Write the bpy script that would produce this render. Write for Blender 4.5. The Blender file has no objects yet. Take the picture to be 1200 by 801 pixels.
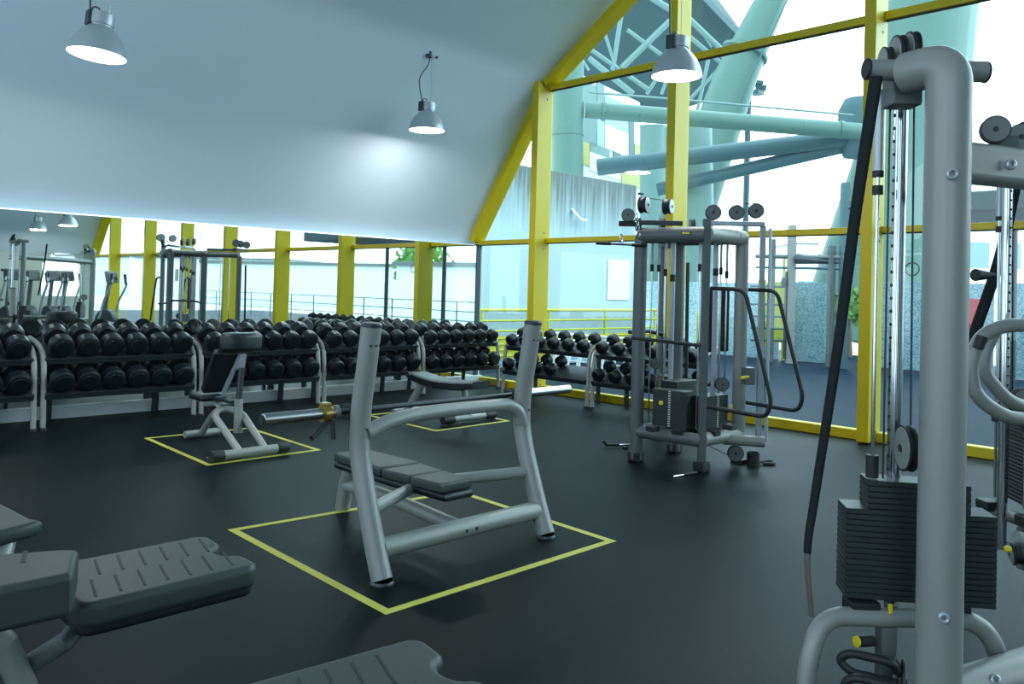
import bpy, bmesh, math, random
from mathutils import Vector, Matrix, Euler
random.seed(7)
PI = math.pi
COL = bpy.context.scene.collection
SC = bpy.context.scene

# ------------------------------------------------------------------ camera model
F, PX, PY, H = 955.54, 600.0, 325.58, 1.6
RIGHT = Vector((0.71072908, -0.70297252, 0.02634018))
DOWN = Vector((0.02877114, -0.0083643, -0.99955103))
FWD = Vector((0.70287723, 0.71116782, 0.01428057))
EYE = Vector((0, 0, H))
def ray(px, py): return RIGHT*((px-PX)/F) + DOWN*((py-PY)/F) + FWD
def pz(px, py, z=0.0): r = ray(px, py); return EYE + r*((z-H)/r.z)
def onx(px, py, x): r = ray(px, py); return EYE + r*(x/r.x)
def ony(px, py, y): r = ray(px, py); return EYE + r*(y/r.y)
def pd(px, py, d): return EYE + ray(px, py)*d

# ------------------------------------------------------------------ materials
def lin(c):
    c = c/255.0
    return c/12.92 if c <= .04045 else ((c+.055)/1.055)**2.4
def rgb(r, g, b): return (lin(r), lin(g), lin(b), 1)
def mat(name, col, rough=.5, metal=0.0, bump=None, var=None, spec=.5, coat=0):
    m = bpy.data.materials.new(name); m.use_nodes = True
    nt = m.node_tree; b = nt.nodes['Principled BSDF']
    b.inputs['Base Color'].default_value = col
    b.inputs['Roughness'].default_value = rough
    b.inputs['Metallic'].default_value = metal
    b.inputs['Specular IOR Level'].default_value = spec
    if coat: b.inputs['Coat Weight'].default_value = coat
    tc = nt.nodes.new('ShaderNodeTexCoord')
    if var:
        sc, amt = var
        n = nt.nodes.new('ShaderNodeTexNoise'); n.inputs['Scale'].default_value = sc; n.inputs['Detail'].default_value = 4
        nt.links.new(tc.outputs['Object'], n.inputs['Vector'])
        mx = nt.nodes.new('ShaderNodeMix'); mx.data_type = 'RGBA'
        mx.inputs['A'].default_value = tuple(max(0, c*(1-amt)) for c in col[:3])+(1,)
        mx.inputs['B'].default_value = tuple(min(1, c*(1+amt)) for c in col[:3])+(1,)
        nt.links.new(n.outputs['Fac'], mx.inputs['Factor']); nt.links.new(mx.outputs['Result'], b.inputs['Base Color'])
    if bump:
        sc, st = bump
        n = nt.nodes.new('ShaderNodeTexNoise'); n.inputs['Scale'].default_value = sc; n.inputs['Detail'].default_value = 3
        nt.links.new(tc.outputs['Object'], n.inputs['Vector'])
        bp = nt.nodes.new('ShaderNodeBump'); bp.inputs['Strength'].default_value = st; bp.inputs['Distance'].default_value = .01
        nt.links.new(n.outputs['Fac'], bp.inputs['Height']); nt.links.new(bp.outputs['Normal'], b.inputs['Normal'])
    return m
def emit(name, col, s):
    m = bpy.data.materials.new(name); m.use_nodes = True; nt = m.node_tree
    b = nt.nodes['Principled BSDF']
    b.inputs['Base Color'].default_value = col
    b.inputs['Emission Color'].default_value = col; b.inputs['Emission Strength'].default_value = s
    return m
def floor_mat():
    m = mat('rubber_floor', (.02, .026, .03, 1), .42, spec=.09)
    nt = m.node_tree; b = nt.nodes['Principled BSDF']
    tc = nt.nodes.new('ShaderNodeTexCoord')
    def noise(s, d=4):
        n = nt.nodes.new('ShaderNodeTexNoise'); n.inputs['Scale'].default_value = s; n.inputs['Detail'].default_value = d
        nt.links.new(tc.outputs['Object'], n.inputs['Vector']); return n
    a = noise(220, 2); l = noise(.8, 8)
    r1 = nt.nodes.new('ShaderNodeValToRGB')
    r1.color_ramp.elements[0].position = .35; r1.color_ramp.elements[0].color = (.0012, .0042, .0064, 1)
    r1.color_ramp.elements[1].position = .75; r1.color_ramp.elements[1].color = (.0040, .0090, .0122, 1)
    nt.links.new(a.outputs['Fac'], r1.inputs['Fac'])
    mx = nt.nodes.new('ShaderNodeMix'); mx.data_type = 'RGBA'; mx.blend_type = 'MULTIPLY'; mx.inputs['Factor'].default_value = .9
    r2 = nt.nodes.new('ShaderNodeValToRGB')
    r2.color_ramp.elements[0].position = .3; r2.color_ramp.elements[0].color = (.35, .37, .38, 1)
    r2.color_ramp.elements[1].position = .7; r2.color_ramp.elements[1].color = (1.9, 1.8, 1.7, 1)
    nt.links.new(l.outputs['Fac'], r2.inputs['Fac'])
    nt.links.new(r1.outputs['Color'], mx.inputs['A']); nt.links.new(r2.outputs['Color'], mx.inputs['B'])
    nt.links.new(mx.outputs['Result'], b.inputs['Base Color'])
    mr = nt.nodes.new('ShaderNodeMapRange'); mr.inputs['To Min'].default_value = .40; mr.inputs['To Max'].default_value = .55
    nt.links.new(l.outputs['Fac'], mr.inputs['Value']); nt.links.new(mr.outputs['Result'], b.inputs['Roughness'])
    bp = nt.nodes.new('ShaderNodeBump'); bp.inputs['Strength'].default_value = .25; bp.inputs['Distance'].default_value = .004
    nt.links.new(a.outputs['Fac'], bp.inputs['Height']); nt.links.new(bp.outputs['Normal'], b.inputs['Normal'])
    return m
def glass_mat():
    m = bpy.data.materials.new('window_glass'); m.use_nodes = True; nt = m.node_tree
    for n in list(nt.nodes):
        if n.type == 'BSDF_PRINCIPLED': nt.nodes.remove(n)
    out = nt.nodes['Material Output']
    t = nt.nodes.new('ShaderNodeBsdfTransparent'); t.inputs['Color'].default_value = (.86, .96, .97, 1)
    g = nt.nodes.new('ShaderNodeBsdfGlossy'); g.inputs['Roughness'].default_value = .01; g.inputs['Color'].default_value = (.9, .97, 1, 1)
    f = nt.nodes.new('ShaderNodeFresnel'); ge = nt.nodes.new('ShaderNodeNewGeometry'); ior = nt.nodes.new('ShaderNodeMapRange'); ior.inputs['To Min'].default_value = 1.5; ior.inputs['To Max'].default_value = 1/1.5
    nt.links.new(ge.outputs['Backfacing'], ior.inputs['Value']); nt.links.new(ior.outputs['Result'], f.inputs['IOR'])
    mu = nt.nodes.new('ShaderNodeMath'); mu.operation = 'MULTIPLY'; mu.inputs[1].default_value = 1.5; mu.use_clamp = True
    mx = nt.nodes.new('ShaderNodeMixShader')
    nt.links.new(f.outputs['Fac'], mu.inputs[0]); nt.links.new(mu.outputs[0], mx.inputs['Fac'])
    nt.links.new(t.outputs[0], mx.inputs[1]); nt.links.new(g.outputs[0], mx.inputs[2]); nt.links.new(mx.outputs[0], out.inputs['Surface'])
    return m
def concrete_mat():
    m = mat('streaked_concrete', rgb(205, 225, 230), .85); nt = m.node_tree; b = nt.nodes['Principled BSDF']
    tc = nt.nodes.new('ShaderNodeTexCoord'); mp = nt.nodes.new('ShaderNodeMapping'); mp.inputs['Scale'].default_value = (5.0, 5.0, .22)
    n = nt.nodes.new('ShaderNodeTexNoise'); n.inputs['Scale'].default_value = 2.2; n.inputs['Detail'].default_value = 6
    nt.links.new(tc.outputs['Object'], mp.inputs['Vector']); nt.links.new(mp.outputs['Vector'], n.inputs['Vector'])
    sp = nt.nodes.new('ShaderNodeSeparateXYZ'); nt.links.new(tc.outputs['Object'], sp.inputs[0])
    mr = nt.nodes.new('ShaderNodeMapRange'); mr.inputs['From Min'].default_value = 2.4; mr.inputs['From Max'].default_value = 4.2
    nt.links.new(sp.outputs['Z'], mr.inputs['Value'])
    mu = nt.nodes.new('ShaderNodeMath'); mu.operation = 'MULTIPLY'; nt.links.new(n.outputs['Fac'], mu.inputs[0]); nt.links.new(mr.outputs['Result'], mu.inputs[1])
    r = nt.nodes.new('ShaderNodeValToRGB')
    r.color_ramp.elements[0].position = .12; r.color_ramp.elements[0].color = rgb(168, 188, 194)
    r.color_ramp.elements[1].position = .46; r.color_ramp.elements[1].color = rgb(96, 108, 106)
    nt.links.new(mu.outputs[0], r.inputs['Fac']); nt.links.new(r.outputs['Color'], b.inputs['Base Color'])
    return m
def speckle_mat():
    m = mat('speckled_screen', rgb(150, 200, 220), .35); nt = m.node_tree; b = nt.nodes['Principled BSDF']
    tc = nt.nodes.new('ShaderNodeTexCoord'); v = nt.nodes.new('ShaderNodeTexNoise'); v.inputs['Scale'].default_value = 26; v.inputs['Detail'].default_value = 2
    nt.links.new(tc.outputs['Object'], v.inputs['Vector'])
    r = nt.nodes.new('ShaderNodeValToRGB'); r.color_ramp.interpolation = 'CONSTANT'
    r.color_ramp.elements[0].color = rgb(96, 140, 158)
    r.color_ramp.elements[1].position = .47; r.color_ramp.elements[1].color = rgb(150, 178, 188)
    nt.links.new(v.outputs['Fac'], r.inputs['Fac']); nt.links.new(r.outputs['Color'], b.inputs['Base Color'])
    return m
def ceil_mat():
    m = mat('white_vault_paint', rgb(212, 230, 244), .8, bump=(3, .05)); return m

M = dict(
    floor=floor_mat(), ceil=ceil_mat(), wall=mat('white_wall_paint', rgb(205, 212, 212), .7),
    endwall=mat('grey_wall_paint', rgb(165, 178, 172), .7),
    skirt=mat('white_skirting', rgb(205, 215, 218), .4, var=(6, .12)),
    yellow=mat('yellow_steel', rgb(205, 184, 18), .42, var=(4, .06)),
    grey=mat('grey_powder_coat', rgb(144, 146, 143), .38, .1, bump=(300, .03)),
    greyd=mat('dull_grey_coat', rgb(98, 104, 105), .45, .1),
    silver=mat('satin_aluminium', rgb(178, 186, 194), .34, .35),
    brushed=mat('brushed_steel', rgb(170, 175, 176), .3, 1),
    chrome=mat('chrome', rgb(205, 210, 215), .12, 1),
    rubber=mat('black_rubber', (.012, .014, .016, 1), .55, bump=(80, .05)),
    bell=mat('black_urethane', (.006, .010, .014, 1), .38, var=(8, .25), spec=.38),
    plate=mat('dark_iron_plate', (.020, .026, .028, 1), .42),
    steel=mat('dark_steel', (.05, .06, .07, 1), .4, .5),
    vinyl=mat('charcoal_vinyl', rgb(54, 61, 60), .5, bump=(140, .08)),
    vinyld=mat('black_vinyl', rgb(24, 30, 36), .4, bump=(140, .06)),
    seam=mat('pad_groove', rgb(38, 42, 42), .6),
    tape=mat('yellow_floor_tape', rgb(200, 194, 84), .55, var=(5, .08)),
    mirror=mat('mirror_silver', (.80, .87, .85, 1), .012, 1),
    glass=glass_mat(), lamp=emit('lamp_glow', (1, .97, .92, 1), 4.0),
    teal=mat('teal_steel', rgb(82, 116, 106), .5), tealp=mat('pale_teal_steel', rgb(104, 134, 130), .5),
    teald=mat('blue_teal_steel', rgb(60, 92, 98), .5), roof=mat('dark_teal_roof', rgb(48, 74, 80), .7, var=(.5, .3)),
    rod=mat('truss_paint', rgb(108, 136, 134), .5),
    concrete=concrete_mat(), speckle=speckle_mat(),
    terrace=mat('blue_terrace_turf', rgb(4, 30, 48), .6, var=(2, .25), spec=.12),
    white=mat('white_render', rgb(225, 230, 230), .6), pane=mat('grey_window_pane', rgb(110, 140, 155), .2),
    pave=mat('pale_paving', rgb(185, 195, 195), .7, var=(.3, .1)),
    lime=mat('yellow_green_board', rgb(176, 182, 44), .5), gold=mat('brass_collar', rgb(178, 150, 80), .3, .9),
    cream=mat('pale_yellow_panel', rgb(176, 166, 84), .5),
    label=mat('white_number_strip', rgb(210, 212, 205), .5), pin=mat('yellow_pin', rgb(225, 205, 40), .4),
    red=mat('red_board', rgb(190, 40, 60), .5), leaf=mat('leaf_green', rgb(95, 140, 60), .7, var=(3, .4)),
    bark=mat('bark_brown', rgb(90, 75, 60), .8), cable=mat('black_cable', (.01, .012, .02, 1), .4),
    bandm=mat('black_band', (.006, .009, .011, 1), .6, spec=.2), tan=mat('tan_band', rgb(92, 82, 74), .5),
    pale=mat('pale_blue_panel', rgb(150, 175, 205), .5), screen=mat('dark_console', (.02, .025, .03, 1), .2),
    clear=mat('frosted_sleeve', rgb(140, 145, 148), .25, .2),
)

# ------------------------------------------------------------------ mesh helpers
def bx(bm, c, s, bev=0, R=None, seg=2):
    g = bmesh.ops.create_cube(bm, size=1)
    vs = g['verts']
    bmesh.ops.scale(bm, vec=s, verts=vs)
    if bev:
        es = list({e for v in vs for e in v.link_edges})
        r = bmesh.ops.bevel(bm, geom=es, offset=min(bev, min(s)*.49), segments=seg, profile=.5, affect='EDGES')
        vs = list({v for f in r['faces'] for v in f.verts} | {v for v in vs if v.is_valid})
    Mx = Matrix.Translation(c) @ (R.to_4x4() if R else Matrix())
    bmesh.ops.transform(bm, matrix=Mx, verts=vs)
def rz(a): return Matrix.Rotation(a, 3, 'Z')
def smooth(pts, n=6):
    P = [Vector(p) for p in pts]; out = []
    for i in range(len(P)-1):
        a, b, c, d = P[max(i-1, 0)], P[i], P[i+1], P[min(i+2, len(P)-1)]
        for k in range(n):
            t = k/n
            out.append(.5*((2*b)+(c-a)*t+(2*a-5*b+4*c-d)*t*t+(3*b-a-3*c+d)*t**3))
    out.append(P[-1]); return out
def rounded(pts, r, n=5):
    P = [Vector(p) for p in pts]; out = [P[0]]
    for i in range(1, len(P)-1):
        a, b, c = P[i-1], P[i], P[i+1]
        u, w = (a-b), (c-b); k = min(r, u.length*.48, w.length*.48)
        s, e = b+u.normalized()*k, b+w.normalized()*k
        for j in range(n+1):
            t = j/n; out.append(s*(1-t)**2+b*2*t*(1-t)+e*t*t)
    out.append(P[-1]); return out
def tube(bm, pts, r, seg=12, flat=1.0, cap=True, closed=False, dome=0):
    P = [Vector(p) for p in pts]
    Q = [P[0]]
    for p in P[1:]:
        if (p-Q[-1]).length > 1e-5: Q.append(p)
    P = Q; n = len(P)
    rr = r if isinstance(r, (list, tuple)) else [r]*n
    if len(rr) != n: rr = [rr[min(len(rr)-1, int(i*len(rr)/n))] for i in range(n)]
    rings = []; t0 = None
    for i in range(n):
        if closed: t = (P[(i+1) % n]-P[i-1]).normalized()
        else: t = (P[min(i+1, n-1)]-P[max(i-1, 0)]).normalized()
        if t0 is None:
            ref = Vector((0, 0, 1)) if abs(t.z) < .9 else Vector((1, 0, 0))
            u = t.cross(ref).normalized()
        else:
            q = t0.rotation_difference(t); u = (q @ u); u = (u-t*u.dot(t)).normalized()
        w = t.cross(u); t0 = t
        rings.append([bm.verts.new(P[i]+(u*math.cos(2*PI*k/seg)+w*math.sin(2*PI*k/seg)*flat)*rr[i]) for k in range(seg)])
    m = n if closed else n-1
    for i in range(m):
        a, b = rings[i], rings[(i+1) % n]
        for k in range(seg): bm.faces.new((a[k], a[(k+1) % seg], b[(k+1) % seg], b[k]))
    if cap and not closed:
        bm.faces.new(rings[0][::-1]); bm.faces.new(rings[-1])
def lathe(bm, prof, Mx=None, seg=24):
    rings = []
    for r, z in prof:
        if r < 1e-6: rings.append([bm.verts.new((0, 0, z))])
        else: rings.append([bm.verts.new((r*math.cos(2*PI*k/seg), r*math.sin(2*PI*k/seg), z)) for k in range(seg)])
    for a, b in zip(rings, rings[1:]):
        for k in range(seg):
            k2 = (k+1) % seg
            if len(a) == 1 and len(b) == 1: continue
            if len(a) == 1: bm.faces.new((a[0], b[k2], b[k]))
            elif len(b) == 1: bm.faces.new((a[k], a[k2], b[0]))
            else: bm.faces.new((a[k], a[k2], b[k2], b[k]))
    if Mx is not None: bmesh.ops.transform(bm, matrix=Mx, verts=[v for r in rings for v in r])
def aim(c, n):
    """matrix putting local z along n at c"""
    return Matrix.Translation(c) @ Vector(n).normalized().to_track_quat('Z', 'Y').to_matrix().to_4x4()
def prism(bm, poly, h, Mx=None, bev=0):
    """poly in xy, extruded z 0..h, rounded edges"""
    vs = [bm.verts.new((x, y, 0)) for x, y in poly]
    f = bm.faces.new(vs)
    r = bmesh.ops.extrude_face_region(bm, geom=[f])
    top = [v for v in r['geom'] if isinstance(v, bmesh.types.BMVert)]
    bmesh.ops.translate(bm, vec=(0, 0, h), verts=top)
    allv = vs+top
    if bev:
        ts = set(top); bs = set(vs)
        es = [e for e in bm.edges if (e.verts[0] in ts and e.verts[1] in ts) or (e.verts[0] in bs and e.verts[1] in bs)]
        rr = bmesh.ops.bevel(bm, geom=es, offset=bev, segments=3, profile=.5, affect='EDGES')
        allv = list({v for v in allv if v.is_valid} | {v for fc in rr['faces'] for v in fc.verts})
    if Mx is not None: bmesh.ops.transform(bm, matrix=Mx, verts=allv)
def obj(name, bm, m, parent=None, ang=38):
    me = bpy.data.meshes.new(name)
    bmesh.ops.recalc_face_normals(bm, faces=bm.faces[:])
    bm.to_mesh(me); bm.free()
    me.materials.append(M[m] if isinstance(m, str) else m)
    for p in me.polygons: p.use_smooth = True
    me.set_sharp_from_angle(angle=math.radians(ang))
    o = bpy.data.objects.new(name, me); COL.objects.link(o)
    wn = o.modifiers.new('wn', 'WEIGHTED_NORMAL'); wn.keep_sharp = True; wn.weight = 100
    if parent is not None: o.parent = parent
    return o
def B(): return bmesh.new()
def tag(o, label, cat, group=None, kind=None):
    o['label'] = label; o['category'] = cat
    if group: o['group'] = group
    if kind: o['kind'] = kind
    return o
def thing(name, label, cat, loc=(0, 0, 0), yaw=0, group=None, kind=None):
    o = bpy.data.objects.new(name, None); COL.objects.link(o)
    o.empty_display_size = .1
    o.location = loc; o.rotation_euler = (0, 0, yaw)
    return tag(o, label, cat, group, kind)
def struct(name, bm, m, label=None, parent=None, ang=38):
    o = obj(name, bm, m, parent, ang)
    if parent is None:
        o['kind'] = 'structure'
        o['label'] = label or name.replace('_', ' '); o['category'] = stem_cat(name)
    return o
def stem_cat(n): return n.split('_')[0]
def copy_tree(o, parent=None):
    c = o.copy(); COL.objects.link(c)
    if parent is not None: c.parent = parent
    for ch in list(o.children): copy_tree(ch, c)
    return c
def tb(name, pts, r, m, parent, seg=12, rnd=None, n=5, **k):
    bm = B(); tube(bm, rounded(pts, rnd, n) if rnd else pts, r, seg, **k); return obj(name, bm, m, parent)
def bxo(name, c, s, m, parent, bev=0, R=None):
    bm = B(); bx(bm, c, s, bev, R); return obj(name, bm, m, parent)
ORD = ['first', 'second', 'third', 'fourth', 'fifth', 'sixth', 'seventh', 'eighth', 'ninth', 'tenth', 'eleventh', 'twelfth']

# ================================================================== THE ROOM
XG, YM = 9.42, 10.26           # glass gable plane, mirror wall plane
YE, XB = -9.2, -5.0            # far end wall, rear end
PROF = [(10.47, 2.36), (8.81, 4.86), (6.28, 6.55), (3.67, 7.12), (1.08, 7.2), (-1.5, 7.15), (-4.1, 6.6), (-7.0, 5.0), (-9.2, 2.4)]
bm = B(); bx(bm, ((XB+XG)/2, (YE+YM)/2, -.1), (XG-XB+.3, YM-YE+.4, .2)); struct('floor', bm, 'floor', 'dark speckled rubber gym floor')
# vault
bm = B()
pts = smooth([(0, y, z) for y, z in PROF[1:-1]], 6)
pts = [Vector((0, 10.47, 2.36))]+[Vector((0, 10.47, 2.36)).lerp(pts[0], t) for t in (.25, .5, .75)]+pts+[Vector((0, -9.2, 2.4))]
ra = [bm.verts.new((XB, p.y, p.z)) for p in pts]; rb = [bm.verts.new((XG+.08, p.y, p.z)) for p in pts]
rc = [bm.verts.new((XB, p.y+(.25 if p.y > 1 else -.25), p.z+.25)) for p in pts]; rd = [bm.verts.new((XG+.08, p.y+(.25 if p.y > 1 else -.25), p.z+.25)) for p in pts]
for i in range(len(pts)-1):
    bm.faces.new((ra[i], ra[i+1], rb[i+1], rb[i])); bm.faces.new((rc[i], rd[i], rd[i+1], rc[i+1]))
    bm.faces.new((rb[i], rb[i+1], rd[i+1], rd[i])); bm.faces.new((ra[i], rc[i], rc[i+1], ra[i+1]))
bm.faces.new((ra[0], rb[0], rd[0], rc[0])); bm.faces.new((ra[-1], rc[-1], rd[-1], rb[-1]))
struct('ceiling', bm, 'ceil', 'white curved vault springing from the mirror wall', ang=60)
# mirror wall
bm = B(); bx(bm, ((XB+XG)/2, YM+.15, 1.17), (XG-XB, .28, 2.34)); struct('wall_left', bm, 'wall', 'white wall behind the row of mirrors')
bm = B(); bx(bm, ((XB+XG)/2, YM-.035, .07), (XG-XB, .07, .14), .008); struct('baseboard_left', bm, 'skirt', 'scuffed white skirting ledge below the mirrors')
xs = [XB, -1.5, 1.5, 4.5, 7.42, 9.26]
ml = ['', '', 'beyond the dumbbell rack cut off by the photo edge', 'behind the heaviest dumbbells, with ellipticals reflected', 'behind the bench press, reflecting yellow posts', 'next to the glazed end wall']
for i in range(1, 5):
    bm = B(); bx(bm, ((xs[i]+xs[i+1])/2, YM-.006, 1.235), (xs[i+1]-xs[i]-.008, .012, 2.19))
    o = obj('wall_mirror', bm, 'mirror'); tag(o, 'frameless mirror panel '+ml[i+1], 'mirror', 'wall mirrors')
bm = B(); bx(bm, (9.32, YM+.02, 1.2), (.1, .08, 2.3), .004); struct('trim_1', bm, 'steel', 'dark strip closing the mirrors at the corner')
# far end wall with an arched opening; rear gable openings added for interior fill light
bm = B()
Ya, Yb = YE-.3, YE
def wallbox(x0, x1, z0, z1): bx(bm, ((x0+x1)/2, (Ya+Yb)/2, (z0+z1)/2), (x1-x0, .3, z1-z0))
wallbox(XB, 7.8, 0, 2.45); wallbox(9.0, XG, 0, 2.45); wallbox(7.8, 9.0, 0, 1.0)
n = 14
for k in range(n):
    x0 = 7.8+1.2*k/n; x1 = 7.8+1.2*(k+1)/n; xm = (x0+x1)/2
    zt = 1.85+math.sqrt(max(0, .36-(xm-8.4)**2)); wallbox(x0, x1, zt, 2.45)
struct('wall_right', bm, 'endwall', 'grey end wall with an arched window, seen in the mirror')
bm = B()
for y0, y1, z0, z1 in ((-9.2, -7.5, 0, 7.6), (-3.2, -1.2, 0, 7.6), (3.4, 5.0, 0, 7.6), (9.4, 10.6, 0, 7.6), (-9.2, 10.6, 6.2, 7.6), (-9.2, 10.6, 0, .6)):
    bx(bm, (XB-.1, (y0+y1)/2, (z0+z1)/2), (.2, y1-y0, z1-z0))
struct('wall_back', bm, 'wall', 'unseen rear wall, tall openings added to let in sky light')

# glazed gable: posts, transoms, sills, panes
def zprof(y):
    for (y0, z0), (y1, z1) in zip(PROF, PROF[1:]):
        if y1 <= y <= y0: return z0+(z1-z0)*(y0-y)/(y0-y1)
    return 2.4
POSTS = [8.81, 6.28, 3.67, 1.08, -1.5, -4.1, -7.0]
for i, y in enumerate(POSTS):
    t = bpy.data.objects.new('trim_%d' % (i+2), None); COL.objects.link(t); t.location = (0, y, 0)
    tag(t, 'yellow steel window post, %s from the mirror corner' % ORD[i], 'post', 'yellow window posts', 'structure')
    bm = B(); bx(bm, (9.285, 0, (zprof(y)+.02)/2), (.33, .13, zprof(y)-.02), .004); obj('post', bm, 'yellow', t)
    bm = B()
    for z in (.12, 2.25, 2.5, 4.6):
        lathe(bm, [(0, .004), (.012, .004), (.014, 0)], aim((9.32, -.066, z), (0, -1, 0)), 8)
    obj('bolt', bm, 'steel', t)
edges = [10.40]+POSTS+[-9.2]
for i in range(len(edges)-1):
    ya, yb = edges[i], edges[i+1]
    w = thing('window_%d' % (i+1), '%s bay of the glazed end wall from the mirror corner' % ORD[i], 'window', (0, 0, 0), kind='structure')
    a, b = (ya-.065 if i else ya), yb+.065
    ym, L = (a+b)/2, a-b
    bm = B(); bx(bm, (9.42, ym, .055), (.13, L, .11), .006); obj('sill', bm, 'yellow', w)
    bm = B(); bx(bm, (9.42, ym, 2.385), (.10, L, .075), .005); obj('transom', bm, 'yellow', w)
    if min(zprof(ya), zprof(yb)) > 4.8:
        bm = B(); bx(bm, (9.42, ym, 4.80), (.11, L, .095), .005); obj('transom', bm, 'yellow', w)
        if min(zprof(ya), zprof(yb)) > 7.0:
            bm = B(); bx(bm, (9.42, ym, 6.6), (.11, L, .095), .005); obj('transom', bm, 'yellow', w)
    bxo('gasket', (9.415, ym, 2.342), (.03, L, .014), 'rubber', w)
    if min(zprof(ya), zprof(yb)) > 4.8: bxo('gasket', (9.415, ym, 4.745), (.03, L, .016), 'rubber', w)
    # edge rail following the vault
    bm = B(); n1 = Vector((0, ya, zprof(ya))); n2 = Vector((0, yb, zprof(yb))); d = n2-n1
    ang = math.atan2(d.z, d.y); R = Matrix.Rotation(ang, 3, 'X')
    nrm = Vector((0, -d.z, d.y)).normalized()
    if nrm.z > 0: nrm = -nrm
    bx(bm, (n1+n2)/2+nrm*.055+Vector((9.36, 0, 0)), (.26, d.length+.04, .11), .005, R); obj('edge_rail', bm, 'yellow', w)
    # pane following the outline
    bm = B()
    vs = [bm.verts.new((9.425, y, z)) for y, z in ((a, .1), (b, .1), (b, zprof(b)-.02), (a, zprof(min(a, 10.40))-.02))]
    bm.faces.new(vs); obj('pane', bm, 'glass', w)
# the post in the corner where the vault frame meets the floor
bm = B(); tube(bm, [(9.40, 10.34, 2.30), (9.40, 10.40, 0.0)], .04, 4); struct('trim_9', bm, 'yellow', 'yellow sloping frame leg at the mirror corner')

for px, nm in ((190, 'nearer the tower reflection'), (206, 'beside the tower reflection')):
    q = onx(px, 322, 9.38); o = bxo('paper_notice', (9.40, 2*YM-q.y, q.z), (.004, .24, .34), 'white', None); tag(o, 'white paper notice on the window glass, seen in mirror '+nm, 'notice', 'paper notices on the glass')
# ================================================================== DUMBBELLS AND RACKS
def make_bell(r, hl, gap):
    """axis along local y, front head towards -y; origin at the centre"""
    root = bpy.data.objects.new('dumbbell', None); COL.objects.link(root); root.empty_display_size = .05
    for s in (-1, 1):
        bm = B(); c = s*(gap/2+hl/2)
        b = hl*.22
        prof = [(0, -hl/2), (r*.62, -hl/2), (r*.64, -hl/2+.004), (r*.82, -hl/2+.004), (r-.002, -hl/2+b*.6), (r, -hl/2+b), (r, hl/2-b), (r-.002, hl/2-b*.6), (r*.8, hl/2), (0, hl/2)]
        if s > 0: prof = [(q, -z) for q, z in prof[::-1]]
        lathe(bm, prof, aim((0, c, 0), (0, 1, 0)), 22); obj('head', bm, 'bell', root)
    bm = B(); lathe(bm, [(0, -gap/2-.005), (.016, -gap/2-.005), (.016, -gap*.2), (.019, 0), (.016, gap*.2), (.016, gap/2+.005), (0, gap/2+.005)], aim((0, 0, 0), (0, 1, 0)), 10)
    obj('handle', bm, 'chrome', root)
    return root
PROTO = {}
TILT = math.radians(22)
def place_bell(r, loc, yaw, label, group):
    k = round(r, 3)
    if k not in PROTO:
        o = PROTO[k] = make_bell(r, .10+r*.35, .13)
    else: o = copy_tree(PROTO[k])
    tag(o, label, 'dumbbell', group)
    o.location = loc; o.rotation_euler = Euler((TILT, 0, yaw), 'XYZ')
    return o
def make_rack(loc, yaw, L, label, D=.62):
    """local x along the rack, local y towards the wall"""
    t = thing('dumbbell_rack', label, 'rack', loc, yaw, 'two-tier dumbbell racks')
    for x in (.030, L-.030):
        tb('end_frame', [(x, 0, 0), (x, .02, .55), (x, .06, .80), (x, .30, .89), (x, D-.08, .93)], .029, 'grey', t, 12, .16, 6)
        bm = B(); lathe(bm, [(0, 0), (.04, 0), (.04, .025), (.034, .03)], Matrix.Translation((x, 0, 0)), 14); obj('foot_cap', bm, 'rubber', t)
    for x in (.24, L-.24):
        bm = B(); tube(bm, [(x, max(D-.05, .5), 0), (x, max(D-.14, .5), .92)], .035, 4, flat=1.2); obj('rear_leg', bm, 'steel', t)
    for zc, yc in ((.808, .20), (.443, .14)):
        s, c = math.sin(TILT), math.cos(TILT)
        R = Matrix.Rotation(TILT, 3, 'X')
        bm = B()
        bx(bm, (L/2, yc, zc), (L-.075, .40, .02), .004, R)
        bx(bm, (L/2, yc-.18*c+.03*s, zc-.18*s-.03*c), (L-.07, .02, .06), .004, R)
        bx(bm, (L/2, yc+.18*c+.03*s, zc+.18*s-.03*c), (L-.07, .02, .06), .004, R)
        obj('shelf', bm, 'steel', t)
    return t
RN = ['at the photo edge', 'holding the heaviest dumbbells', 'behind the seated bench', 'behind the bench press upright', 'ending at the window corner']
RX = [(.82, 2.49), (2.52, 4.18), (4.21, 5.86), (5.89, 7.55), (7.58, 9.17)]
RR = [.121, .121, .116, .108, .098]
YF = 9.50
def fill(root, L, n, r, rname, yaw, loc, skip=((), ()), off=None, names=('top', 'bottom'), step=None):
    c, s = math.cos(yaw), math.sin(yaw); off = off or .068+r
    for ti, (zc, yc) in enumerate(((.808, .20), (.443, .14))):
        up = r+.0115
        cy = yc-math.sin(TILT)*up; cz = zc+math.cos(TILT)*up
        st = step or (L-2*off)/(n-1)
        for k in range(n):
            if k in skip[ti]: continue
            x = off+k*st
            w = (loc[0]+c*x-s*cy, loc[1]+s*x+c*cy, cz)
            place_bell(r, w, yaw, 'black dumbbell, %s from %s end, %s shelf, rack %s' % (ORD[n-1-k if 'photo edge' in rname else k], 'near' if yaw == 0 and 'photo edge' not in rname else 'far', names[ti], rname), 'dumbbells on the racks')
for i, ((x0, x1), nm, r) in enumerate(zip(RX, RN, RR)):
    t = make_rack((x0, YF, 0), 0, x1-x0, 'two-tier grey steel dumbbell rack by the mirrors, '+nm, .68)
    fill(t, x1-x0, 6, r, nm, 0, (x0, YF), ((), ()))
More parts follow.
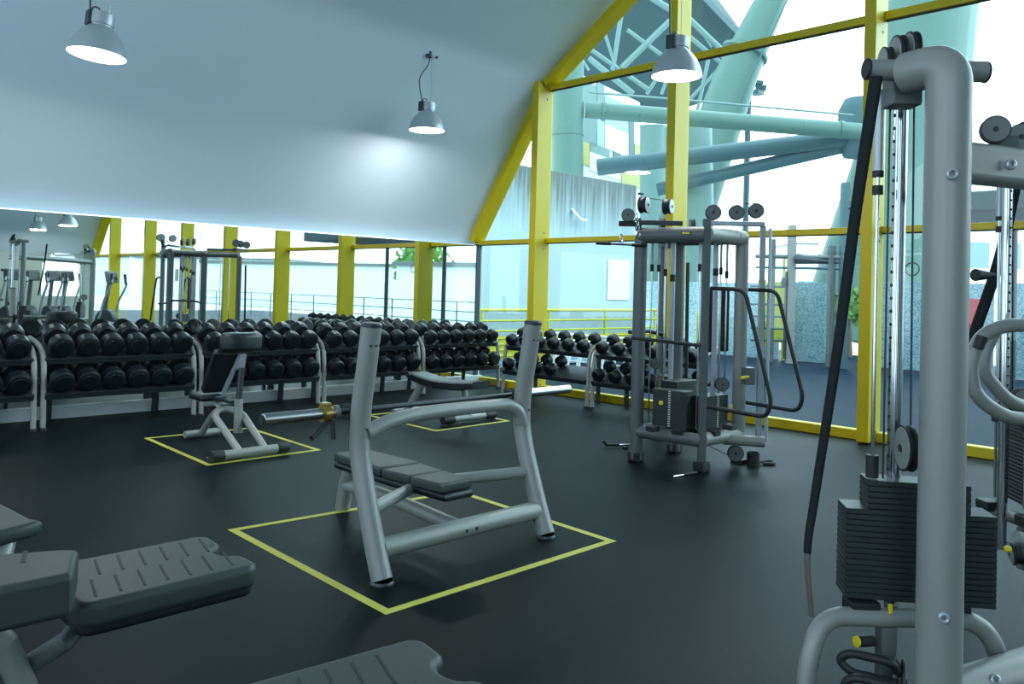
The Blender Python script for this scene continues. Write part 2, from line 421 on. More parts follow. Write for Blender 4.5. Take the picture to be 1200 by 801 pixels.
# window racks: length along -Y, local y towards +X  -> yaw -90 deg
WN = ['below the yellow post', 'half hidden by the cable tower']
for (y0, L), nm, r, skip in (((8.93, 1.72), WN[0], .083, ((), (4, 5))), ((7.18, 1.72), WN[1], .082, ((), ()))):
    t = make_rack((8.66, y0, 0), -PI/2, L, 'two-tier grey dumbbell rack along the windows, '+nm, .5)
    fill(t, L, 6, r, nm, -PI/2, (8.66, y0), skip)

# ================================================================== FLOOR TAPE
def tape_square(corners, label, w=.05):
    c = [Vector(p) for p in corners]; mid = sum(c, Vector())/4
    t = thing('floor_tape_square', label, 'floor tape', (mid.x, mid.y, 0), 0, 'yellow tape squares')
    for i in range(4):
        a, b = c[i]-mid, c[(i+1) % 4]-mid; d = b-a
        bm = B(); bx(bm, ((a+b)/2).to_tuple()[:2]+(.0012+.0003*i,), (d.length+w, w, .002), 0, rz(math.atan2(d.y, d.x))); obj('tape_strip', bm, 'tape', t)
tape_square([(2.47, 5.0, 0), (2.43, 3.27, 0), (4.19, 3.27, 0), (4.26, 4.85, 0)], 'yellow tape square on the floor around the bench press')
tape_square([(3.22, 8.45, 0), (3.17, 6.92, 0), (4.26, 6.92, 0), (4.30, 8.4, 0)], 'yellow tape square on the floor around the seated bench', .045)
tape_square([(5.88, 8.42, 0), (5.86, 7.07, 0), (7.0, 7.09, 0), (7.05, 8.4, 0)], 'yellow tape square on the floor around the flat bench', .045)

# ================================================================== OLYMPIC BENCH PRESS
UP = [(3.60, 0.02), (3.65, .13), (3.73, .33), (3.80, .52), (3.845, .70), (3.84, .92), (3.80, 1.15), (3.765, 1.38)]
t = thing('bench_press', 'grey tubular bench press with a black pad inside a yellow tape square', 'weight bench', (3.28, 3.6, 0))
ox, oy = 3.28, 3.6
for x in (2.635-ox, 3.93-ox):
    u = tb('upright', smooth([(x, y-oy, z) for y, z in UP], 5), .058, 'grey', t, 18)
    bm = B(); lathe(bm, [(0, .012), (.052, .012), (.06, .004), (.06, -.012), (0, -.012)], aim((x, 3.763-oy, 1.385), (0, -.08, 1)), 18); obj('end_cap', bm, 'steel', u)
    bm = B(); lathe(bm, [(0, 0), (.066, 0), (.067, .008), (.062, .018), (.058, .02)], Matrix.Translation((x, 3.6-oy, 0)), 18); obj('foot', bm, 'steel', u)
    bm = B()
    sd = -1 if x < 0 else 1
    for z, dy in ((1.27, 3.782), (.80, 3.845)):
        for k, a in enumerate((-.5, .1, .7) if z > 1 else (.1,)):
            an = -PI/2+a*.9
            lathe(bm, [(0, .003), (.007, .003), (.008, 0)], aim((x+.058*math.cos(an), dy-oy+.058*math.sin(an), z), (math.cos(an), math.sin(an), 0)), 8)
    obj('adjuster_hole', bm, 'rubber', u)
    # bar hook
    bm = B(); bx(bm, (x, 3.912-oy, .845), (.05, .03, .16), .006); bx(bm, (x, 3.955-oy, .850), (.05, .10, .025), .006); bx(bm, (x, 4.0-oy, .88), (.05, .02, .08), .006)
    obj('bar_hook', bm, 'rubber', t)
bm = B(); bx(bm, (3.93-ox+.028, 3.717-oy, 1.33), (.016, .004, .012), 0); bx(bm, (3.93-ox+.018, 3.716-oy, 1.318), (.004, .004, .034), 0); bx(bm, (3.93-ox+.04, 3.721-oy, 1.318), (.004, .004, .034), 0)
obj('maker_mark', bm, 'label', t)
tb('lower_crossbar', [(2.67-ox, .07, .165), (3.90-ox, .07, .165)], .057, 'grey', t, 18)
bm = B()
for x in (3.25, 3.33): lathe(bm, [(0, .004), (.009, .004), (.011, 0)], aim((x-ox, .012, .165), (0, -1, 0)), 8)
obj('bolt', bm, 'rubber', t)
tb('upper_crossbar', smooth([(2.66-ox, .22, .775), (2.80-ox, .225, .82), (3.02-ox, .235, .845), (3.35-ox, .24, .85), (3.70-ox, .24, .845), (3.80-ox, .235, .835), (3.87-ox, .22, .79), (3.90-ox, .215, .71)], 5), .042, 'grey', t, 16)
for x in (2.67, 3.90):
    tb('pad_brace', [(x-ox, .16, .36 if x < 3 else .40), (3.22-ox, .42, .375)], .036, 'grey', t, 14)
tb('spine_tube', [(3.26-ox, .08, .165), (3.24-ox, .9, .22), (3.24-ox, 1.30, .20)], .045, 'grey', t, 14, .2)
tb('rear_leg', [(3.2-ox, 1.10, .38), (3.24-ox, 1.27, .26), (3.28-ox, 1.38, .0)], .052, 'grey', t, 14, .1)
def pad_segment(y0, y1, w0, w1, xo, z, hgt, slope=0):
    bm = B()
    poly = [(-w0/2, y0), (w0/2, y0), (w1/2, y1), (-w1/2, y1)]
    prism(bm, poly, hgt, Matrix.Translation((xo, 0, z)), .018); return bm
for y0, y1, w0, w1 in ((.06, .33, .24, .27), (.345, .60, .27, .30), (.615, 1.18, .31, .26)):
    obj('bench_pad', pad_segment(y0, y1, w0, w1, 3.20-ox, .395 if y1 < .65 else .40, .062), 'vinyl', t)
bm = B(); prism(bm, [(-.11, .03), (.11, .03), (.135, .6), (.12, 1.19), (-.12, 1.19), (-.135, .6)], .05, Matrix.Translation((3.20-ox, 0, .35)), .02); obj('pad_base', bm, 'vinyld', t)
# barbell lying on the hooks
zb, yb = .885, 3.955
t = thing('barbell', 'empty steel barbell resting on the bench press hooks', 'barbell', (3.31, yb, zb))
tb('shaft', [(-.76, 0, 0), (.76, 0, 0)], .015, 'steel', t, 12)
for s in (-1, 1):
    bm = B(); lathe(bm, [(0, 0), (.022, 0), (.031, .005), (.031, .43), (.040, .43), (.040, .46), (.016, .462)], aim((s*1.215, 0, 0), (-s, 0, 0)), 20); sl = obj('sleeve', bm, 'brushed', t)
    bm = B(); lathe(bm, [(0, 0), (.024, 0), (.026, .004), (0, .004)], aim((s*1.216, 0, 0), (s, 0, 0)), 16); obj('end_cap', bm, 'rubber', sl)
bm = B(); lathe(bm, [(.032, 0), (.048, 0), (.050, .006), (.050, .045), (.048, .05), (.032, .05)], aim((-.86, 0, 0), (1, 0, 0)), 20); bx(bm, (-.835, .0, .05), (.05, .05, .02), .004); col_ = obj('spring_collar', bm, 'gold', t)
tb('collar_handle', [(-.84, -.03, -.04), (-.89, -.05, -.075), (-.96, -.07, -.115)], [.006, .016, .016], 'rubber', col_, 10)
tb('collar_handle', [(-.81, -.03, -.04), (-.81, -.05, -.14)], .014, 'rubber', col_, 10)

# ================================================================== SEATED BENCH (first tape square)
t = thing('seated_bench', 'grey bench with raised black backrest and wide head pad, inside tape square', 'weight bench', (3.6, 7.0, 0))
ox, oy = 3.6, 7.0
bar = tb('front_foot', [(-.30, -.04, .06), (.27, -.04, .06)], .04, 'grey', t, 14)
for s in (-1, 1):
    bm = B(); lathe(bm, [(0, 0), (.046, 0), (.052, .01), (.052, .10), (.044, .115), (0, .115)], aim((s*.375-.015, -.04, .06), (-s, 0, 0)), 16); obj('foot_grip', bm, 'rubber', bar)
tb('frame_loop', [(-.12, -.03, .07), (-.14, .48, .34), (.0, .60, .38), (.14, .48, .34), (.13, -.03, .07)], .034, 'grey', t, 12, .16)
tb('rear_strut', [(.0, .58, .37), (.02, .82, .30), (.03, 1.1, .06)], .034, 'grey', t, 12, .12)
tb('rear_foot', [(-.12, 1.16, .05), (.24, 1.16, .05)], .038, 'grey', t, 12)
tb('seat_post', [(.07, .40, .16), (.08, .42, .48)], .042, 'grey', t, 14)
tb('seat_post_inner', [(.08, .42, .46), (.10, .42, .78)], .030, 'steel', t, 14)
bm = B(); bx(bm, (.10, .43, .84), (.07, .05, .16), .008, Matrix.Rotation(.25, 3, 'X')); obj('head_bracket', bm, 'silver', t)
tb('back_tube', [(.03, .66, .50), (.08, .43, .88)], .022, 'silver', t, 10)
R = Matrix.Rotation(math.radians(33), 3, 'X')
bm = B(); bx(bm, (-.02, .60, .74), (.27, .085, .50), .03, R, 3); obj('backrest', bm, 'vinyld', t)
bm = B(); prism(bm, [(.215*math.cos(a)*(1 if abs(math.cos(a)) < .8 else .97), .13*math.sin(a)) for a in [2*PI*k/24 for k in range(24)]], .18, Matrix.Translation((.10, .45, .935)), .045); hp = obj('head_pad', bm, 'vinyld', t)
bm = B(); lathe(bm, [(.205, 0), (.213, .006), (.205, .012)], Matrix.Translation((.10, .45, 1.075)) @ Matrix.Scale(.46, 4, (0, 1, 0)), 24); obj('piping', bm, 'vinyl', hp)
bm = B(); bx(bm, (-.04, .84, .47), (.27, .30, .07), .03, None, 3); obj('seat', bm, 'vinyld', t)
bm = B(); bx(bm, (.0, .66, .46), (.10, .12, .05), .01); bx(bm, (.03, .55, .45), (.06, .2, .03), .008); obj('hinge', bm, 'steel', t)
tb('seat_support', [(-.03, .8, .45), (.0, .62, .37)], .02, 'silver', t, 10)

# ================================================================== FLAT BENCH (second tape square)
t = thing('flat_bench', 'low grey bench with a curved black pad, behind the barbell', 'weight bench', (6.4, 7.3, 0))
bar = tb('front_foot', [(-.10, -.01, .06), (.40, -.01, .06)], .04, 'grey', t, 14)
for x, s in ((-.27, 1), (.57, -1)):
    bm = B(); lathe(bm, [(0, 0), (.046, 0), (.052, .01), (.052, .16), (.044, .17), (0, .17)], aim((x, -.01, .06), (s, 0, 0)), 16); obj('foot_grip', bm, 'rubber', bar)
tb('front_leg', [(.15, -.01, .07), (.12, .08, .42)], .038, 'grey', t, 12)
tb('rear_leg', [(-.12, .86, .05), (-.08, .62, .42)], .045, 'grey', t, 12)
tb('rear_foot', [(-.30, .9, .05), (.10, .9, .05)], .038, 'grey', t, 12)
tb('spine_tube', [(-.08, .62, .40), (.12, .08, .40)], .035, 'grey', t, 12)
bm = B()
nn = 12
prev = None
for k in range(nn+1):
    f = k/nn; y = -.34+1.04*f; w = .16-.03*math.cos(f*2*PI)*.5
    zt = .50+.05*abs(2*f-1)**2.2*(1 if f > .5 else .6); zbm = .40+.05*abs(2*f-1)**3
    xo = .02-.09*f
    ring = [bm.verts.new((xo+a*w, y, z)) for a, z in ((-1, zbm+.02), (-.8, zbm), (.8, zbm), (1, zbm+.02), (1, zt-.02), (.8, zt), (-.8, zt), (-1, zt-.02))]
    if prev:
        for q in range(8): bm.faces.new((prev[q], prev[(q+1) % 8], ring[(q+1) % 8], ring[q]))
    else: bm.faces.new(ring)
    prev = ring
bm.faces.new(prev[::-1]); obj('bench_pad', bm, 'vinyld', t)
tb('roller', [(-.24, .72, .52), (.06, .72, .52)], .035, 'rubber', t, 12)

# ================================================================== LEG CURL MACHINES IN FRONT
def notched(x0, x1, w, nd, nw, r=.05):
    """pad outline: long in x, notch at the x1 end"""
    h = w/2; out = []
    def arc(cx, cy, rad, a0, a1, n=6):
        for k in range(n+1):
            a = math.radians(a0+(a1-a0)*k/n); out.append((cx+rad*math.cos(a), cy+rad*math.sin(a)))
    arc(x0+r, -h+r, r, 180, 270); arc(x1-r, -h+r, r, -90, 0)
    out.append((x1-.004, -nw*.72))
    arc(x1-nd+nw*.42, 0, nw*.5, 300-30, 90, 8) if False else None
    for k in range(9):
        a = math.radians(-90-180*k/8); out.append((x1-nd*.35+nd*.65*math.cos(a), nw*.5*math.sin(a)))
    out.append((x1-.004, nw*.72))
    arc(x1-r, h-r, r, 0, 90); arc(x0+r, h-r, r, 90, 180)
    return out
def grooved_pad(name, t, poly, z, h, grooves, m='vinyl', loc=(0, 0), yaw=0):
    bm = B(); Mx = Matrix.Translation((loc[0], loc[1], z)) @ Matrix.Rotation(yaw, 4, 'Z')
    prism(bm, poly, h, Mx, .022); p = obj(name, bm, m, t)
    if grooves:
        for gx, gy, L in grooves:
            bxo('groove', Mx @ Vector((gx, gy, h-.001)), (.009, L, .006), 'seam', p, .002, rz(yaw-.22))
    bm = B(); prism(bm, [(x*.97, y*.93) for x, y in poly], h*.5, Matrix.Translation((loc[0], loc[1], z-.025)) @ Matrix.Rotation(yaw, 4, 'Z'), .012)
    obj('pad_underside', bm, 'vinyld', p)
ZP = .70
def P(px, py, z=ZP): return pz(px, py, z)
a, b, c, d = P(68, 712), P(304, 665), P(238, 627), P(90, 652)
w = (c.y+d.y)/2-(a.y+b.y)/2; x0 = (a.x+d.x)/2-.04; x1 = (b.x+c.x)/2+.02
cy = (a.y+b.y+c.y+d.y)/4; cx = (x0+x1)/2; hl = (x1-x0)/2
t = thing('leg_curl_machine', 'padded exercise machine with a long notched charcoal pad and thick end pads', 'exercise machine', (cx, cy, 0))
gr = []
for k in range(7):
    for sy in (-1, 1): gr.append((-hl+.075+k*.068+(.0 if sy > 0 else .0), sy*w*.21, w*.36))
grooved_pad('long_pad', t, notched(-hl, hl, w, .06, .12, .05), ZP-.075, .075, gr, yaw=0)
bm = B(); zz = .045
e0 = P(0, 690, .84); e1 = P(82, 672, .84); e2 = P(84, 640, .84); e3 = P(0, 632, .84)
poly = [(e0.x-.35-cx, e0.y+.02-cy), (e1.x-cx, e1.y-cy), (e1.x+.015-cx, e1.y+.02-cy), (e2.x-cx+.01, e2.y-cy-.03), (e2.x-cx-.02, e2.y-cy), (e3.x-cx-.35, e3.y-cy+.02)]
prism(bm, poly, .115, Matrix.Translation((0, 0, .725)), .02); p = obj('end_pad', bm, 'vinyl', t)
bm = B(); q = P(26, 650, .84); bx(bm, (q.x-cx, q.y-cy-.02, .8405), (.012, .10, .004), .001, rz(-.3)); obj('groove', bm, 'seam', p)
e1 = P(50, 608, .84); e2 = P(0, 587, .84); e3 = P(0, 622, .84)
poly = [(e3.x-.3-cx, e3.y-cy), (e3.x-cx, e3.y-cy), (e1.x-.03-cx, e1.y-.02-cy), (e1.x-cx, e1.y-cy), (e1.x-.02-cx, e1.y+.04-cy), (e2.x-cx, e2.y-cy), (e2.x-.3-cx, e2.y-cy)]
bm = B(); prism(bm, poly, .05, Matrix.Translation((0, 0, .79)), .018); obj('end_pad', bm, 'vinyl', t)
q0 = P(78, 742, .60); q1 = P(20, 775, .50)
tb('pad_tube', [(q0.x-cx+.08, q0.y-cy+.08, .61), (q0.x-cx, q0.y-cy, .58), (q1.x-cx, q1.y-cy, .47)], .028, 'greyd', t, 12)
q2 = P(5, 745, .62); q3 = P(40, 815, .40)
tb('frame_tube', [(q2.x-cx-.12, q2.y-cy+.1, .70), (q2.x-cx, q2.y-cy, .60), (q3.x-cx, q3.y-cy, .36), (q3.x-cx+.06, q3.y-cy-.06, .0)], .036, 'grey', t, 14)
tb('frame_tube', [(-.5, -.05, .62), (-.45, .0, .3), (-.45, .0, 0)], .04, 'grey', t, 12)
tb('base_tube', [(q3.x-cx+.06, q3.y-cy-.06, .04), (-.45, .0, .04)], .038, 'grey', t, 12)
tb('pad_tube', [(e1.x-cx-.1, e1.y-cy, .79), (-.47, .02, .55)], .03, 'grey', t, 12)
a, b = P(465, 752), P(250, 801)
cx2, cy2 = a.x, a.y
t = thing('leg_curl_machine', 'second padded machine with only its notched charcoal pad tip showing', 'exercise machine', (a.x, a.y, 0))
w2 = w*1.0
gr = []
for k in range(7):
    for sy in (-1, 1): gr.append((-.60+.075+k*.068, sy*w2*.21, w2*.36))
grooved_pad('long_pad', t, notched(-.66, .045, w2, .06, .12, .05), ZP-.075, .075, gr, loc=(0, -w2/2+.01), yaw=math.radians(-7))
tb('pad_tube', [(-.25, -.17, .61), (-.3, -.17, .03)], .04, 'grey', t, 12)
tb('base_tube', [(-.65, -.17, .04), (.1, -.17, .04)], .038, 'grey', t, 12)

# ================================================================== FOUR-SIDED CABLE TOWER
def pulley(name, bm_n, c, n, r, th=.045, parent=None, m='greyd', face='grey'):
    bm = B(); lathe(bm, [(0, -th/2), (r, -th/2), (r, -th*.28), (r*.86, -.004), (r*.86, .004), (r, th*.28), (r, th/2), (0, th/2)], aim(c, n), 22)
    o = obj(name, bm, 'rubber', parent)
    bm = B()
    for s in (-1, 1): lathe(bm, [(0, s*(th/2+.004)), (r*.2, s*(th/2+.004)), (r*.22, s*(th/2+.002)), (r*.9, s*(th/2+.002)), (r*.93, s*(th/2-.002))], aim(c, n), 22)
    obj('cover', bm, m, o)
    bm = B()
    lathe(bm, [(0, -th/2-.008), (r*.16, -th/2-.008), (r*.18, -th/2-.003), (r*.18, th/2+.003), (r*.16, th/2+.008), (0, th/2+.008)], aim(c, n), 10)
    obj('hub', bm, 'rubber', o)
    return o
def weight_stack(parent, c, s, z0, z1, n, yaw=0, face=(0, -1), strip=True, m='plate'):
    """n plates as parts; a numbered strip on one face"""
    h = (z1-z0)/n; R = rz(yaw)
    for k in range(n):
        bm = B(); bx(bm, (c[0], c[1], z0+h*(k+.5)), (s[0], s[1], h*.93), .0018, R, 1); obj('weight_plate', bm, m, parent)
    if strip:
        bm = B(); f = Vector((face[0], face[1], 0)); q = Vector((c[0], c[1], 0))+R @ Vector((f.x*(s[0]/2+.002), f.y*(s[1]/2+.002), 0))
        for k in range(n):
            bx(bm, (q.x, q.y, z0+h*(k+.5)), (.022 if f.x == 0 else .004, .022 if f.y == 0 else .004, h*.55), 0, R)
        obj('number_strip', bm, 'label', parent)
T1, T2p, T3, T4 = (6.36, 4.69), (6.47, 4.04), (7.09, 4.03), (7.02, 4.70)
t = thing('cable_tower', 'grey four-sided cable tower with pulleys on top, in front of the windows', 'cable machine', (6.7, 4.36, 0))
L0 = (6.7, 4.36)
def l(p, z): return (p[0]-L0[0], p[1]-L0[1], z)
tb('column', [l(T1, .02), l(T1, 2.14)], .062, 'greyd', t, 18)
tb('column', [l(T2p, .02), l(T2p, 2.29)], .046, 'greyd', t, 4)
tb('column', [l(T3, .3), l(T3, 2.12)], .064, 'grey', t, 18)
tb('column', [l(T4, .02), l(T4, 2.1)], .062, 'greyd', t, 18)
for p in (T1, T2p, T4): bxo('foot_block', l(p, .045), (.12, .12, .09), 'rubber', t, .015)
for a, b in ((T1, T2p), (T2p, T3), (T3, T4), (T4, T1)):
    tb('top_beam', [l(a, 2.15), l(b, 2.15)], .075 if a in (T1, T2p) else .06, 'grey' if a == T2p else 'greyd', t, 16)
    tb('base_beam', [l(a, .285), l(b, .275)], .062, 'grey' if a == T2p else 'greyd', t, 16)
bxo('name_plate', (6.366-L0[0], 4.19-L0[1], 2.16), (.006, .10, .035), 'steel', t, .001, rz(.167))
bxo('name_plate', (6.363-L0[0], 4.19-L0[1], 2.16), (.004, .075, .018), 'pin', t, .001, rz(.167))
bm = B(); bx(bm, (T3[0]-.12-L0[0], T3[1]-.078-L0[1], 2.165), (.07, .004, .028), .001); obj('maker_badge', bm, 'label', t)
# top brackets with pulleys
def top_arm(p, q, z, name='pulley_arm', m='steel'):
    d = Vector(q)-Vector(p); bm = B()
    bx(bm, (Vector(((p[0]+q[0])/2, (p[1]+q[1])/2, z))-Vector((L0[0], L0[1], 0))), (d.length, .07, .045), .01, rz(math.atan2(d.y, d.x))); return obj(name, bm, m, t)
top_arm((6.28, 4.76), (6.62, 4.40), 2.275)
top_arm((6.78, 4.26), (7.16, 3.84), 2.285, m='silver')
def lp(px, py, d): v = pd(px, py, d); return (v.x-L0[0], v.y-L0[1], v.z)
nl = (.25, -.97, 0); nr = (-.78, -.62, 0)
pulley('pulley', 0, lp(755, 240, 7.62), nl, .078, .075, t, m='silver')
pulley('pulley', 0, lp(783, 242, 7.74), nl, .074, .075, t, m='silver')
pulley('pulley', 0, lp(736, 252, 7.72), nr, .062, .05, t)
for x, y, d in ((836, 249, 7.75), (863, 249, 7.78), (886, 247, 7.82)): pulley('pulley', 0, lp(x, y, d), nr, .074, .05, t)
bxo('pulley_bracket', lp(751, 227, 7.62), (.06, .03, .02), 'rubber', t, .004)
bxo('pulley_bracket', lp(735, 262, 7.75), (.16, .05, .05), 'rubber', t, .01, rz(-.8))
tb('cable', [lp(758, 232, 7.62), lp(783, 235, 7.74)], .004, 'cable', t, 6)
tb('cable', [lp(863, 239, 7.78), lp(886, 238, 7.82)], .004, 'cable', t, 6)
tb('cable', [lp(896, 248, 7.8), lp(896, 470, 7.8)], .004, 'cable', t, 6)
# carabiner chain hanging at the corner column
bm = B()
for k in range(4):
    c0 = Vector(lp(746+k*.8, 254+k*6.5, 7.6)); ring = [c0+Vector((.02*math.cos(a), .008*math.sin(a)*(k % 2), .032*math.sin(a))) for a in [2*PI*j/10 for j in range(10)]]
    tube(bm, ring, .005, 6, closed=True)
obj('carabiner_chain', bm, 'chrome', t)
# guide rods (upper sleeve, black stop, chrome rod)
for x, d, top in ((762, 7.95, 2.12), (770, 7.98, 2.12), (778, 7.95, 2.12), (786.5, 8.1, 2.12), (818, 7.6, 2.1), (837, 7.75, 2.1), (843, 7.8, 2.1), (850, 7.85, 2.1)):
    q = Vector(lp(x, 400, d)); big = x in (786.5, 837)
    r = tb('guide_rod', [(q.x, q.y, .35), (q.x, q.y, 1.95)], .009, 'chrome', t, 10)
    s0 = 1.78 if not big else .4; dz_ = .05*math.sin(x*1.7)
    tb('sleeve', [(q.x, q.y, s0+dz_), (q.x, q.y, 2.12)], .013 if not big else .026, 'silver', r, 10)
    tb('stop', [(q.x, q.y, 1.77+dz_), (q.x, q.y, 1.84+dz_)], .018 if not big else .027, 'rubber', r, 10)
# weight stacks
weight_stack(t, l((6.50, 4.38), 0)[:2], (.16, .34), .36, .70, 16, math.radians(9.6), (-1, 0))
weight_stack(t, l((6.80, 4.52), 0)[:2], (.34, .18), .36, .76, 16, 0, (0, -1), False)
weight_stack(t, l((6.78, 4.15), 0)[:2], (.36, .16), .36, .66, 16, 0, (0, -1))
bxo('selector_pin', lp(774.5, 472, 7.42), (.03, .035, .035), 'pin', t, .008)
bxo('selector_pin', lp(857, 477, 7.5), (.02, .02, .05), 'pin', t, .006)
for x, y in ((765, 502), (795, 505), (836, 507), (855, 500)): bxo('rubber_foot', lp(x, y, 7.5), (.10, .10, .05), 'rubber', t, .01)
pulley('cable_pulley', 0, lp(768, 426, 7.9), (-.7, -.7, 0), .05, .04, t); pulley('cable_pulley', 0, lp(846, 450, 7.65), (-.7, -.7, 0), .065, .05, t)
# slim adjustable column and its floor pulley
c3 = (7.17, 3.86)
tb('pulley_column', [l(c3, .20), l(c3, 2.27)], .034, 'silver', t, 4)
for dx in (.05,): tb('pulley_column_rail', [l((c3[0]+dx, c3[1]-.05), .22), l((c3[0]+dx, c3[1]-.05), 2.25)], .016, 'silver', t, 10)
tb('base_arm', [l((6.84, 4.04), .25), l((7.03, 3.72), .25)], .05, 'grey', t, 14)
bm = B(); bx(bm, lp(877, 440, 7.7), (.10, .10, .16), .01, rz(-.6)); cg = obj('sliding_carriage', bm, 'greyd', t)
tb('carriage_pin', [lp(868, 443, 7.62), lp(877, 441, 7.66)], .016, 'pin', cg, 10)
pulley('floor_pulley', 0, lp(862, 531, 7.68), nr, .075, .05, t)
bxo('floor_pulley_block', lp(866, 540, 7.8), (.12, .12, .05), 'rubber', t, .01)
tb('cable', [l((6.62, 4.1), .22), lp(853, 533, 7.62)], .004, 'cable', t, 6)
# black tubular guard loops
for X, ys in ((6.50, 4.0), (7.09, 3.95)):
    tb('guard_loop', [l((X, ys), 1.66), l((X, 3.66), 1.655), l((X, 3.385), .70), l((X, 3.43), .565), l((X, ys), .585)], .019, 'rubber', t, 10, .09)
tb('guard_bar', [l((6.30, 4.72), 1.17), l((6.36, 4.5), 1.16), l((6.41, 4.04), 1.14)], .017, 'rubber', t, 10)
tb('guard_bar', [l((6.36, 4.80), 1.22), l((6.75, 4.86), 1.22), l((6.95, 4.8), 1.18)], .02, 'rubber', t, 10)
for x, d in ((830, 7.9), (849, 8.1)):
    q = lp(x, 375, d); bxo('back_pad', q, (.09, .05, .62), 'vinyld', t, .02, rz(-.8))
# far half of the station, mostly hidden from the front and seen in the mirror
T5 = (7.50, 5.22)
tb('column', [l(T5, .02), l(T5, 2.12)], .05, 'greyd', t, 16); bxo('foot_block', l(T5, .045), (.12, .12, .09), 'rubber', t, .015)
tb('top_beam', [l(T4, 2.14), l(T5, 2.14)], .055, 'greyd', t, 14); tb('base_beam', [l(T4, .27), l(T5, .27)], .05, 'greyd', t, 14)
top_arm((7.30, 5.42), (7.72, 5.02), 2.25); top_arm((7.05, 4.75), (7.45, 5.17), 2.24)
for x, y in ((7.32, 5.44), (7.74, 5.02), (7.50, 5.25)): pulley('pulley', 0, (x-L0[0], y-L0[1], 2.36), (-.7, .7, 0), .074, .05, t)
tb('guard_loop', [l((7.72, 5.05), 1.95), l((7.74, 5.05), .6)], .02, 'rubber', t, 10)
for q_ in ((7.22, 5.0), (7.30, 4.92), (7.36, 5.1)): tb('guide_rod', [l(q_, .33), l(q_, 2.1)], .010, 'chrome', t, 10)
weight_stack(t, l((7.28, 4.98), 0)[:2], (.30, .16), .34, .74, 14, math.radians(45), (0, 1))
# handle bar hanging from the carabiner
t = thing('pulldown_bar', 'short black-gripped pulldown bar hanging from the cable tower corner', 'cable attachment', pd(728, 286, 7.72))
hb = pd(728, 286, 7.72)
u = (pd(757, 288, 7.72)-pd(698, 285, 7.72)).normalized()
tb('bar', [-u*.22, u*.22], .012, 'chrome', t, 10); tb('grip', [-u*.24, -u*.10], .017, 'rubber', t, 10); tb('grip', [u*.10, u*.24], .017, 'rubber', t, 10)
bm = B(); tube(bm, [Vector((.02*math.cos(a), 0, .05+.05*math.sin(a))) for a in [2*PI*j/12 for j in range(12)]], .005, 6, closed=True); obj('hanger_ring', bm, 'chrome', t)
# attachments on the floor
q = pz(727, 524); t = thing('cable_grip', 'black and chrome cable grip lying on the floor beside the tower column', 'cable attachment', q)
tb('handle', [(-.16, .10, .075), (-.13, .08, .03), (-.02, 0, .03)], .018, 'rubber', t, 10); tb('bar', [(-.03, 0, .025), (.10, -.08, .03)], .012, 'chrome', t, 8); tb('handle', [(-.02, -.05, .018), (-.05, -.12, .018)], .016, 'rubber', t, 8)
q = pz(803, 557); t = thing('cable_grip', 'slim cable grip lying flat under the slim front tower column', 'cable attachment', q)
tb('bar', [(-.16, .02, .012), (.0, 0, .012)], .011, 'chrome', t, 8); tb('handle', [(-.02, 0, .016), (.13, -.03, .016)], .015, 'rubber', t, 8)
q = pz(892, 544); t = thing('ankle_strap', 'black ankle strap with a cuff lying on the floor beyond the tower', 'cable attachment', q)
bm = B(); lathe(bm, [(.055, 0), (.06, 0), (.06, .12), (.055, .12), (.055, 0)], Matrix.Translation((-.08, .04, 0)), 16); obj('cuff', bm, 'rubber', t)
tb('strap', [(-.02, .02, .02), (.08, -.02, .03), (.13, -.08, .02), (.05, -.09, .015), (-.02, -.03, .015)], .016, 'rubber', t, 8, .05)

